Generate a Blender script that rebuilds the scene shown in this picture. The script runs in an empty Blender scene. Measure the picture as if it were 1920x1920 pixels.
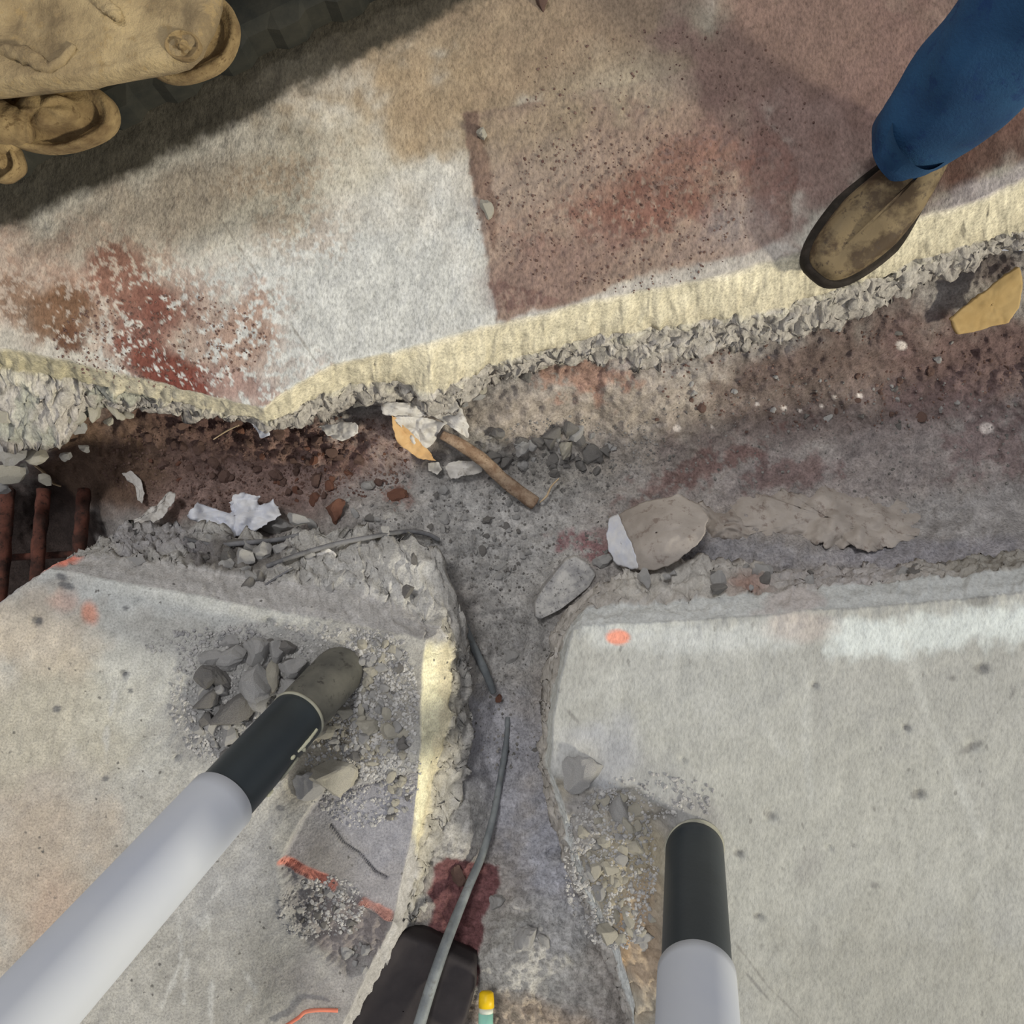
import bpy, bmesh, math, random
import numpy as np
from mathutils import Vector, Matrix, Euler
# ------------------------------------------------------------------ camera, world, lights, exposure
SC = bpy.context.scene
COL = SC.collection
H = 1.4                      # eye height of the phone over the slab
PX = 1200.0                  # photo pixels per metre at slab level
cam_d = bpy.data.cameras.new('camera')
cam = bpy.data.objects.new('camera', cam_d); COL.objects.link(cam)
cam.location = (0, 0, H); cam.rotation_euler = (0, 0, 0)
cam_d.sensor_width = 36.0; cam_d.lens = 36.0*(PX*H)/1920.0
cam_d.clip_start = 0.01
SC.camera = cam
SC.view_settings.view_transform = 'Standard'; SC.view_settings.look = 'None'
SC.view_settings.gamma = 1.0; SC.view_settings.use_curve_mapping = False
SC.view_settings.exposure = 0.0
world = bpy.data.worlds.new('world'); SC.world = world; world.use_nodes = True
wn = world.node_tree; bg = wn.nodes['Background']
bg.inputs[0].default_value = (0.95, 0.96, 1.0, 1); bg.inputs[1].default_value = 0.44
def sun(name, az, el, energy, color, angle):
    l = bpy.data.lights.new(name, 'SUN'); l.energy = energy; l.color = color; l.angle = math.radians(angle)
    o = bpy.data.objects.new(name, l); COL.objects.link(o)
    d = Vector((math.cos(math.radians(az))*math.cos(math.radians(el)), math.sin(math.radians(az))*math.cos(math.radians(el)), math.sin(math.radians(el))))
    o.rotation_euler = d.to_track_quat('Z', 'Y').to_euler(); o.location = d*6
    return o
sun('daylight_key', 118, 66, 1.2, (1.0, 0.98, 0.95), 9)
sun('low_warm_sun', -30, 25, 2.7, (1.0, 0.93, 0.74), 6)

# ------------------------------------------------------------------ helpers
def P(u, v, z=0.0):          # photo pixel seen at height z -> point of the place
    k = (H - z)/H/PX
    return Vector(((u-960)*k, (960-v)*k, z))
def lin(hexs):
    hexs = hexs.lstrip('#'); c = np.array([int(hexs[i:i+2], 16)/255 for i in (0, 2, 4)])
    return np.where(c <= .04045, c/12.92, ((c+.055)/1.055)**2.4)
def _h(ix, iy, s):
    n = (ix.astype(np.int64)*374761393 + iy.astype(np.int64)*668265263 + s*1442695041) & 0xffffffff
    n = ((n ^ (n >> 13))*1274126177) & 0xffffffff
    n = (n ^ (n >> 16)) & 0xffffffff
    return n/4294967295.0
def vn(x, y, s):
    ix = np.floor(x); iy = np.floor(y); fx = x-ix; fy = y-iy
    fx = fx*fx*(3-2*fx); fy = fy*fy*(3-2*fy)
    a = _h(ix, iy, s); b = _h(ix+1, iy, s); c = _h(ix, iy+1, s); d = _h(ix+1, iy+1, s)
    return (a*(1-fx)+b*fx)*(1-fy)+(c*(1-fx)+d*fx)*fy
def fbm(u, v, scale, octv=4, s=1):       # about -1..1
    r = 0; a = 1.0; t = 0; x = u/scale; y = v/scale
    for k in range(octv):
        r = r+a*(vn(x+13.7*k, y-7.1*k, s+k*17)*2-1); t += a
        a *= .55; x, y = x*1.62*math.cos(.6)-y*1.62*math.sin(.6)*1.2, x*1.62*math.sin(.6)*1.2+y*1.62*math.cos(.6)
        x, y = x*1.15, y*1.15
    return r/t*1.7
def sst(a, b, x):
    t = np.clip((x-a)/(b-a), 0, 1); return t*t*(3-2*t)
def polydist(u, v, pts, closed=True):
    d = np.full(u.shape, 1e9); ins = np.zeros(u.shape, bool); n = len(pts)
    for i in range(n if closed else n-1):
        x1, y1 = pts[i]; x2, y2 = pts[(i+1) % n]
        dx, dy = x2-x1, y2-y1; L = dx*dx+dy*dy+1e-9
        t = np.clip(((u-x1)*dx+(v-y1)*dy)/L, 0, 1)
        d = np.minimum(d, np.hypot(u-x1-t*dx, v-y1-t*dy))
        if closed and y1 != y2:
            c = ((y1 > v) != (y2 > v)) & (u < (x2-x1)*(v-y1)/(y2-y1)+x1); ins ^= c
    return np.where(ins, -d, d) if closed else d
class Paint:
    ST = None
    def __init__(s, u, v, base, seed=0):
        s.u, s.v = u, v; nu, nv2 = (u, v) if Paint.ST is None else Paint.ST; s.C = np.tile(lin(base), (u.size, 1)).reshape(u.shape+(3,))
        s.n = {k: fbm(nu, nv2, k, 4, seed+k) for k in (9, 25, 70, 180)}
    def _mix(s, m, c):
        m = np.clip(m, 0, 1)[..., None]; s.C = s.C*(1-m)+lin(c)*m
    def _sp(s, m, sp):
        if sp: m = m*sst(sp[1]-.12, sp[1]+.12, s.n[sp[0]]+.35*s.n[70]+ (m-.5)*sp[2])
        return m
    def blob(s, x, y, rx, ry, ang, c, amt=1, soft=.35, nz=.45, ns=70, sp=None):
        a = math.radians(ang); dx = s.u-x; dy = s.v-y
        p = (dx*math.cos(a)+dy*math.sin(a))/rx; q = (-dx*math.sin(a)+dy*math.cos(a))/ry
        d = np.sqrt(p*p+q*q)+nz*s.n[ns]; m = sst(1+soft, 1-soft, d)
        s._mix(amt*s._sp(m, sp), c)
    def poly(s, pts, c, amt=1, soft=6, nz=8, ns=25, sp=None):
        d = polydist(s.u, s.v, pts)+nz*s.n[ns]; m = sst(soft, -soft, d)
        s._mix(amt*s._sp(m, sp), c)
    def line(s, pts, w, c, amt=1, soft=2, nz=2, ns=25):
        d = polydist(s.u, s.v, pts, False)+nz*s.n[ns]; s._mix(amt*sst(w+soft, w-soft, d), c)
    def mottle(s, k, amt):
        s.C = s.C*(1+amt*s.n[k][..., None])
def mesh_grid(name, Pts, C, mat, parent=None, closed_u=False):     # Pts (R,K,3), C (R,K,3)
    R, K = Pts.shape[:2]
    i = np.arange(R-1)[:, None]*K; j = np.arange(K-1)[None, :]
    a = (i+j).ravel(); q = np.stack([a, a+1, a+1+K, a+K], 1)
    if closed_u:
        e = (np.arange(R-1)*K); q = np.concatenate([q, np.stack([e+K-1, e, e+K, e+2*K-1], 1)])
    me = bpy.data.meshes.new(name); nv = R*K; nf = len(q)
    me.vertices.add(nv); me.vertices.foreach_set('co', Pts.reshape(-1).astype(np.float32))
    me.loops.add(nf*4); me.loops.foreach_set('vertex_index', q.ravel().astype(np.int32))
    me.polygons.add(nf); me.polygons.foreach_set('loop_start', (np.arange(nf)*4).astype(np.int32))
    me.polygons.foreach_set('use_smooth', np.ones(nf, bool))
    me.update(calc_edges=True); me.validate()
    if C is not None:
        at = me.color_attributes.new('Col', 'FLOAT_COLOR', 'POINT')
        cc = np.concatenate([np.clip(C, 0, 1).reshape(-1, 3), np.ones((nv, 1))], 1)
        at.data.foreach_set('color', cc.reshape(-1).astype(np.float32))
    me.materials.append(mat)
    o = bpy.data.objects.new(name, me); COL.objects.link(o)
    if parent: o.parent = parent
    return o
def tag(o, label=None, cat=None, group=None, kind=None):
    if label: o['label'] = label
    if cat: o['category'] = cat
    if group: o['group'] = group
    if kind: o['kind'] = kind
    return o
def empty(name, loc, label=None, cat=None, group=None):
    o = bpy.data.objects.new(name, None); COL.objects.link(o); o.location = loc; o.empty_display_size = .05
    return tag(o, label, cat, group)
def from_bm(name, bm, mat, parent=None, smooth=True):
    me = bpy.data.meshes.new(name); bmesh.ops.recalc_face_normals(bm, faces=bm.faces[:]); bm.to_mesh(me); bm.free()
    if smooth:
        for p in me.polygons: p.use_smooth = True
    me.materials.append(mat); o = bpy.data.objects.new(name, me); COL.objects.link(o)
    if parent:
        bpy.context.view_layer.update(); o.parent = parent; o.matrix_parent_inverse = Matrix.Translation(-parent.location)
    return o

# ------------------------------------------------------------------ materials
def new_mat(name):
    m = bpy.data.materials.new(name); m.use_nodes = True; nt = m.node_tree
    return m, nt, nt.nodes['Principled BSDF'], nt.nodes.new('ShaderNodeTexCoord')
def noise(nt, vec, scale, detail=4, rough=.6):
    n = nt.nodes.new('ShaderNodeTexNoise'); n.inputs['Scale'].default_value = scale; n.inputs['Detail'].default_value = detail
    n.inputs['Roughness'].default_value = rough; nt.links.new(vec, n.inputs['Vector']); return n
def mixc(nt, fac, a, b, mode='MIX'):
    n = nt.nodes.new('ShaderNodeMix'); n.data_type = 'RGBA'; n.blend_type = mode
    for s, x in ((0, fac), (6, a), (7, b)):
        if hasattr(x, 'links'): nt.links.new(x, n.inputs[s])
        else: n.inputs[s].default_value = x if s == 0 else (*x, 1)
    return n.outputs[2]
def ramp(nt, x, stops):
    n = nt.nodes.new('ShaderNodeValToRGB'); e = n.color_ramp.elements
    while len(e) < len(stops): e.new(.5)
    for k, (p, c) in enumerate(stops):
        e[k].position = p; e[k].color = (c, c, c, 1) if not hasattr(c, '__len__') else (*c, 1)
    nt.links.new(x, n.inputs[0]); return n.outputs[0]
def ground_mat(name, grain=260, contrast=.35, pit=.0, bump=.5, fine=900, rough=.92, aniso=None):
    m, nt, b, tc = new_mat(name); v = tc.outputs['Object']
    if aniso:
        mp = nt.nodes.new('ShaderNodeMapping'); mp.inputs['Rotation'].default_value = (0, 0, aniso[0]); mp.inputs['Scale'].default_value = (1, aniso[1], 1)
        nt.links.new(v, mp.inputs[0]); v = mp.outputs[0]
    at = nt.nodes.new('ShaderNodeAttribute'); at.attribute_name = 'Col'
    n1 = noise(nt, v, grain, 5, .7); n2 = noise(nt, v, grain/7, 4, .6)
    f1 = ramp(nt, n1.outputs[0], [(.28, 1-contrast), (.5, 1.0), (.74, 1+contrast*.8)])
    f2 = ramp(nt, n2.outputs[0], [(.25, 1-contrast*.4), (.75, 1+contrast*.4)])
    c = mixc(nt, 1.0, at.outputs[0], f1, 'MULTIPLY'); c = mixc(nt, 1.0, c, f2, 'MULTIPLY')
    hsum = nt.nodes.new('ShaderNodeMath'); hsum.operation = 'ADD'
    nt.links.new(n1.outputs[0], hsum.inputs[0]); nt.links.new(n2.outputs[0], hsum.inputs[1]); hh = hsum.outputs[0]
    if pit > 0:
        vo = nt.nodes.new('ShaderNodeTexVoronoi'); vo.inputs['Scale'].default_value = 48; nt.links.new(v, vo.inputs['Vector'])
        wz = nt.nodes.new('ShaderNodeMath'); wz.operation = 'MULTIPLY_ADD'; wz.inputs[1].default_value = .25
        nt.links.new(n1.outputs[0], wz.inputs[0]); nt.links.new(vo.outputs['Distance'], wz.inputs[2])
        msk = ramp(nt, wz.outputs[0], [(.20, 1.0), (.27, 0.0)])
        sel = noise(nt, v, 9, 2); s2 = ramp(nt, sel.outputs[0], [(.46, 0.0), (.56, pit)])
        mm = nt.nodes.new('ShaderNodeMath'); mm.operation = 'MULTIPLY'; nt.links.new(msk, mm.inputs[0]); nt.links.new(s2, mm.inputs[1])
        c = mixc(nt, mm.outputs[0], c, (.12, .115, .11))
    nt.links.new(c, b.inputs['Base Color']); b.inputs['Roughness'].default_value = rough; b.inputs['Specular IOR Level'].default_value = .15
    bp = nt.nodes.new('ShaderNodeBump'); bp.inputs['Strength'].default_value = bump; bp.inputs['Distance'].default_value = .003
    nt.links.new(hh, bp.inputs['Height']); nt.links.new(bp.outputs[0], b.inputs['Normal'])
    return m
def plain_mat(name, c1, c2=None, scale=20, lo=.4, hi=.6, rough=.7, bump=.3, bscale=None, c3=None, metal=0, spec=.3, dist=.002, trans=0):
    m, nt, b, tc = new_mat(name); v = tc.outputs['Object']
    n = noise(nt, v, scale, 5, .62)
    if c2 is not None:
        c = mixc(nt, ramp(nt, n.outputs[0], [(lo, 0.0), (hi, 1.0)]), tuple(lin(c1)), tuple(lin(c2)))
        if c3 is not None:
            n3 = noise(nt, v, scale*3.7, 4, .7); c = mixc(nt, ramp(nt, n3.outputs[0], [(.56, 0.0), (.66, .85)]), c, tuple(lin(c3)))
        nt.links.new(c, b.inputs['Base Color'])
    else: b.inputs['Base Color'].default_value = (*lin(c1), 1)
    b.inputs['Roughness'].default_value = rough; b.inputs['Metallic'].default_value = metal; b.inputs['Specular IOR Level'].default_value = spec
    if trans: b.inputs['Transmission Weight'].default_value = trans
    if bump:
        nb = noise(nt, v, bscale or scale*6, 6, .65); bp = nt.nodes.new('ShaderNodeBump'); bp.inputs['Strength'].default_value = bump; bp.inputs['Distance'].default_value = dist
        nt.links.new(nb.outputs[0], bp.inputs['Height']); nt.links.new(bp.outputs[0], b.inputs['Normal'])
    return m
M_SLAB_N = ground_mat('dusty_concrete_north', grain=240, contrast=.46, bump=.6, aniso=(math.radians(35), .55))
M_SLAB = ground_mat('dusty_concrete', grain=300, contrast=.38, pit=.9, bump=.7)
M_SLAB_R = ground_mat('smooth_concrete', grain=220, contrast=.26, pit=.45, bump=.5, aniso=(math.radians(-50), .5))
M_SOIL = ground_mat('trench_soil', grain=210, contrast=.5, bump=1.0)
M_ROCK_G = plain_mat('rubble_grey', '979697', 'bdbbb8', 45, c3='5f5d5c', rough=.95, bump=.7, bscale=160)
M_ROCK_T = plain_mat('rubble_tan', 'a39e92', 'c9c4b6', 45, c3='6f6a62', rough=.95, bump=.7, bscale=160)
M_ROCK_D = plain_mat('rubble_dark', '62605e', '8f8c89', 45, c3='464240', rough=.95, bump=.7, bscale=160)
M_ROCK_B = plain_mat('rubble_brown', '5c4640', '7d675e', 45, c3='3d2d29', rough=.95, bump=.7, bscale=160)
M_ROCK_R = plain_mat('rubble_red', '6b463c', '83604f', 45, c3='4d332c', rough=.95, bump=.7, bscale=160)

# ------------------------------------------------------------------ structure: slabs
rnd = random.Random(5)
def resample(rows, step=3.2):        # rows: list of tuples of points; resample by length of the first
    A = np.array(rows, float)        # (n, k, 2)
    d = np.hypot(*(np.diff(A[:, 0], axis=0).T)) + .35*np.hypot(*(np.diff(A[:, -1], axis=0).T))
    s = np.concatenate([[0], np.cumsum(d)]); n = int(s[-1]/step)
    t = np.linspace(0, s[-1], n); out = np.zeros((n, A.shape[1], 2))
    for k in range(A.shape[1]):
        for c in (0, 1): out[:, k, c] = np.interp(t, s, A[:, k, c])
    return out
def unproj(u, v, z):
    k = (H-z)/H/PX; return np.stack([(u-960)*k, (960-v)*k, z], -1)
def slab(name, mat, rows, far, zs, paint_top, hfun, face_cols, jag=(3, 5, 10), top_rows=300, face_rows=(10, 16), seed=1, facejit=.0036):
    """rows: outline stations (top edge, face mid, face foot) seen in the photo; far: point(s) the top runs away to"""
    E = resample(rows); n = len(E); s = np.arange(n)*3.2
    for k in range(3):
        E[:, k, 0] += jag[k]*fbm(s, s*0+k*50, 38, 4, seed+k)*.6; E[:, k, 1] += jag[k]*fbm(s, s*0+k*50+500, 38, 4, seed+k+5)
    F = far(E[:, 0])                                     # (n,2)
    t = np.linspace(0, 1, top_rows)[:, None]**1.0
    U = F[None, :, 0]*(1-t)+E[None, :, 0, 0]*t; V = F[None, :, 1]*(1-t)+E[None, :, 0, 1]*t
    Z = hfun(U, V); PT = unproj(U, V, 0*Z); PT[..., 2] = Z
    CT = paint_top(U, V)
    # face: top -> mid -> foot
    parts = [PT]; cols = [CT]; z0 = Z[-1]
    prevE, prevz = E[:, 0], z0
    for k in (1, 2):
        m = face_rows[k-1]; zz = zs[k-1]; tt = (np.arange(1, m+1)/m)[:, None]
        u = prevE[None, :, 0]*(1-tt)+E[None, :, k, 0]*tt; v = prevE[None, :, 1]*(1-tt)+E[None, :, k, 1]*tt
        z = (prevz if np.ndim(prevz) else np.full(n, prevz))[None]*(1-tt)+zz*tt
        amp = facejit*(1 if k == 1 else 2.6)
        sN = (s[None]+0*tt); tN = (tt*70 if k == 1 else 70+tt*190)+0*sN; sN = sN+.25*tN
        rough = (1.1-2.2*np.abs(fbm(sN, tN, 42, 5, seed+9)))*amp*np.minimum(1, tt*4+(k-1))
        pt = unproj(u, v, z)
        pt[..., 2] += rough*.8; pt[..., 0] += fbm(sN, tN, 30, 4, seed+31)*amp*.9*np.minimum(1, tt*3+(k-1)); pt[..., 1] += (.8-1.6*np.abs(fbm(sN, tN, 46, 5, seed+37)))*amp*1.2*np.minimum(1, tt*3+(k-1))
        Paint.ST = (sN, tN); parts.append(pt); cols.append(face_cols(u, v, k, tt+0*u)); Paint.ST = None; prevE, prevz = E[:, k], zz
    und = parts[-1][-1:].copy(); c = (F-E[:, 2]); L = np.hypot(*c.T)[:, None]
    und[0, :, 0] += (c/L*.5)[:, 0]; und[0, :, 1] -= (c/L*.5)[:, 1]; und[0, :, 2] = -.19
    parts.append(und); cols.append(cols[-1][-1:])
    o = mesh_grid(name, np.concatenate(parts), np.concatenate(cols), mat)
    return tag(o, kind='structure')

# --- north slab
N_rows = [((u, v), (u+mu, m), (u+bu, b)) for (u, v, mu, m, bu, b) in [
 (-700, 560, 0, 590, 0, 650), (-250, 610, 0, 640, 20, 730), (0, 652, 10, 690, 20, 850), (83, 664, 10, 705, 20, 850), (167, 684, 10, 722, 30, 770), (260, 706, 5, 742, 10, 772),
 (333, 725, 5, 757, 10, 781), (400, 744, 5, 771, 8, 790), (467, 758, 5, 785, 8, 800), (494, 762, 5, 792, 10, 806), (533, 735, 6, 780, 12, 806), (575, 706, 5, 752, 14, 790),
 (622, 683, 5, 735, 15, 770), (680, 672, 5, 715, 10, 758), (740, 656, 5, 715, 10, 760), (800, 640, 5, 740, 5, 782), (850, 626, 0, 722, 10, 775), (920, 608, 0, 684, 5, 722),
 (1000, 590, 0, 662, 0, 700), (1100, 563, 0, 637, 0, 682), (1200, 542, 0, 622, 0, 700), (1300, 524, 0, 606, 0, 672), (1400, 500, 0, 588, 0, 652), (1480, 474, 0, 575, 0, 640),
 (1560, 462, 0, 545, 0, 622), (1640, 432, 0, 522, 0, 590), (1720, 402, 0, 492, 0, 545), (1800, 385, 0, 465, 0, 515), (1860, 362, 0, 448, 0, 488), (1920, 330, 0, 430, 0, 465), (2200, 270, -10, 360, -20, 400), (2600, 180, -10, 260, -20, 300)]]
def far_n(E): return np.stack([E[:, 0]*1.0+ (E[:, 0]-960)*.35, np.full(len(E), -480.)], -1)
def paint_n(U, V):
    p = Paint(U, V, 'bdb6a8', 3)
    p.blob(620, 620, 420, 260, -25, 'c3c4c0', .95, .5)
    p.blob(560, 330, 280, 90, -25, 'b9b19c', .8, .5)
    p.blob(250, 420, 330, 80, -24, 'b09e88', .7, .5)
    p.blob(40, 520, 170, 110, 0, 'b79f8c', .85, .5)
    p.blob(1000, 60, 420, 160, -10, '97805f', .9, .45)
    p.blob(1560, 20, 420, 190, 0, '8a7262', .95, .4, .3); p.blob(1850, 100, 300, 200, 0, '84695d', .95, .4, .3)
    p.blob(820, 180, 170, 80, -25, 'a58c68', .75, .5)
    p.blob(1200, 130, 330, 150, 10, '917a60', .85, .5)
    p.poly([(868, 212), (905, 208), (1350, 120), (1500, 300), (1480, 440), (1420, 470), (1300, 500), (1180, 528), (1060, 570), (930, 606), (912, 500), (884, 330)], '957a68', .92, 5, 7)
    p.blob(1180, 160, 120, 60, 0, 'a59880', .6, .6)
    p.blob(1010, 240, 140, 60, -20, '99866a', .7, .5)
    p.blob(1330, 40, 70, 50, 0, '9c9580', .6, .6)
    p.blob(1560, 140, 260, 330, 10, '82635a', .92, .35)
    p.blob(1480, 60, 170, 120, 0, '866a5c', .6, .5)
    p.blob(1230, 370, 210, 75, -14, '8a6150', .8, .6, .7, 70, (9, -.2, .8))
    p.blob(1220, 400, 110, 45, -10, '875445', .6, .6, .8, 25, (9, -.1, .8))
    p.blob(1380, 430, 130, 45, -25, '9c8479', .6, .5)
    p.blob(1440, 330, 50, 70, 0, '8a5d50', .4, .6, .8, 25, (9, -.1, .8))
    p.blob(1050, 500, 140, 60, -15, '84655b', .6, .5)
    p.blob(1000, 330, 120, 60, -15, '9b8877', .6, .5)
    p.poly([(868, 212), (895, 205), (925, 340), (935, 440), (925, 470), (905, 400), (885, 330)], '75594b', .75, 5, 6)
    p.poly([(915, 520), (960, 530), (1060, 560), (985, 588), (930, 606)], '72504a', .6, 5, 6, sp=(9, .0, .6))
    p.blob(1850, 270, 140, 70, -20, '6d4a3e', .9, .4)
    p.blob(1890, 340, 130, 26, -22, 'b9aeaf', .85, .4)
    p.poly([(1290, 545), (1120, 560), (1150, 530), (1400, 478), (1480, 440), (1500, 470), (1400, 510)], 'b8b0a6', .8, 8, 8)
    p.blob(520, 330, 110, 50, -10, 'a78f74', .6, .6, sp=(9, .1, .6))
    # rust-brown speckled dirt on the west part
    p.blob(300, 600, 270, 130, 25, 'a37f69', .75, .6, sp=(9, -.05, .8))
    p.blob(90, 585, 85, 55, 20, '7d5634', .9, .5, sp=(9, -.15, .9))
    p.blob(130, 640, 30, 30, 20, '70482e', .9, .5, sp=(9, -.15, .9))
    p.blob(250, 540, 120, 45, 35, '86533f', .8, .5, sp=(9, -.05, .9))
    p.blob(310, 690, 85, 42, 28, '7c4030', 1, .45, sp=(9, -.15, 1.2))
    p.blob(345, 725, 60, 22, 25, '7d3a2c', .9, .5, sp=(9, -.15, 1.2))
    p.blob(280, 610, 50, 70, -10, '7f4536', .8, .5, sp=(9, -.1, .9))
    p.blob(455, 640, 50, 100, 8, 'a98672', .7, .5, sp=(9, -.1, .8))
    p.blob(450, 720, 60, 30, 10, '9b7a72', .7, .5, sp=(9, -.05, .8))
    p.blob(560, 430, 120, 60, -10, 'a58b73', .5, .6, sp=(9, .1, .7))
    p.line([(350, 320), (420, 420), (480, 510), (600, 690)], 1.2, '80766a', .55, 1.5, 3)
    p.poly([(-700, 760), (-700, -600), (1010, -600), (950, -30), (640, 130), (350, 282), (0, 432)], '413c31', .96, 16, 9, 25)  # shadow band beside the excavator, painted dark into the slab colour
    p.blob(1380, 415, 60, 55, 0, '8f8a8a', .4, .5)
    p.mottle(25, .07); p.mottle(180, .06); g = p.C.mean(-1, keepdims=True); return (g+(p.C-g)*.72)*1.04
def h_n(U, V):
    return .0016*fbm(U, V, 30, 5, 71)+.004*fbm(U, V, 300, 2, 72)-.0025+.002*np.clip(-polydist(U, V, [(868, 212), (905, 208), (1350, 120), (1500, 300), (1480, 440), (1180, 528), (930, 606), (884, 330)])/10, 0, 1)*(1+fbm(U, V, 14, 3, 75))
def face_n(u, v, k, t):
    p = Paint(u, v, 'dcd4bc' if k == 1 else 'b3aea8', 9)
    if k == 1:
        p.blob(200, 700, 260, 100, 10, 'd2cab4', .5, .5); p.blob(40, 700, 130, 40, 10, 'b6ad8c', .6, .5)
        p._mix(.55*sst(.55, 1.0, t+.35*p.n[25])*sst(500, 800, u), 'b9b09a')
        p._mix(.8*sst(.1, -.1, t-.1), 'e6e0d2')
    else:
        f = sst(.25, -.1, t+.3*p.n[25]); p._mix(f, 'c9c4b5')
        p._mix(.5*sst(.6, 1.1, t+.4*p.n[25]), '8a8380'); p._mix(.5*sst(.0, .5, p.n[70])*(u < 300), '8d9486')
    p.mottle(9, .14); p.mottle(25, .10); return p.C
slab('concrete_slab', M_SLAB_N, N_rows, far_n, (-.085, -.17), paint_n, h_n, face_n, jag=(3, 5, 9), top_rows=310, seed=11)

# --- west slab
W_rows = [((-500, 1495), (-480, 1480), (-470, 1470)), ((-200, 1275), (-150, 1260), (-140, 1250)), ((0, 1131), (45, 1112), (78, 1108)), ((84, 1069), (115, 1058), (150, 1048)), ((92, 1065), (128, 1050), (168, 1034)),
 ((130, 1073), (170, 1050), (185, 1022)), ((200, 1088), (235, 1046), (230, 990)), ((340, 1112), (345, 1066), (345, 984)), ((480, 1141), (488, 1092), (500, 1000)), ((640, 1168), (642, 1108), (640, 992)), ((750, 1190), (748, 1140), (765, 1002)),
 ((792, 1198), (795, 1172), (826, 1035)), ((797, 1203), (825, 1180), (850, 1100)), ((790, 1240), (846, 1232), (880, 1210)), ((786, 1330), (846, 1335), (885, 1320)), ((787, 1400), (828, 1410), (880, 1430)), ((780, 1480), (805, 1485), (860, 1510)),
 ((768, 1575), (788, 1590), (835, 1600)), ((745, 1680), (765, 1690), (815, 1690)), ((735, 1735), (752, 1745), (800, 1740)), ((700, 1800), (720, 1815), (760, 1815)), ((640, 1925), (655, 1930), (690, 1930)), ((520, 2400), (530, 2400), (560, 2400))]
def far_w(E): return np.stack([np.full(len(E), -380.)+.04*E[:, 0], np.full(len(E), 2250.)-.03*E[:, 1]], -1)
LEDGE = [(600, 1490), (560, 1545), (526, 1612), (535, 1625), (622, 1668), (690, 1705), (735, 1728), (900, 1700), (900, 1420), (800, 1440), (690, 1470)]
RUB_W = [(526, 1618), (620, 1670), (735, 1730), (720, 1800), (650, 1830), (560, 1760), (530, 1700)]
def h_w(U, V):
    d = polydist(U, V, LEDGE); z = .0012*fbm(U, V, 22, 4, 41)+.003*fbm(U, V, 260, 2, 42)-.002
    z = z-.020*sst(2, -6, d)-.016*sst(6, -14, polydist(U, V, RUB_W)+6*fbm(U, V, 30, 3, 47))+.008*fbm(U, V, 20, 4, 46)*sst(15, -15, polydist(U, V, RUB_W))
    cr = polydist(U, V, [(615, 1555), (640, 1590), (668, 1608), (700, 1645), (720, 1655)], False); z = z-.008*sst(4, 0, cr)
    w = np.exp(-(((U-560)/210)**2+((V-1330)/150)**2)); z = z+.006*w*fbm(U, V, 16, 4, 43)
    for (x, y, r) in ((125, 1098, 14), (65, 1165, 9), (260, 1130, 8), (395, 1195, 8), (232, 1265, 7), (500, 1170, 10), (330, 1420, 5)):
        z = z-.008*np.exp(-((U-x)**2+(V-y)**2)/(r*r))
    return z
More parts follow.
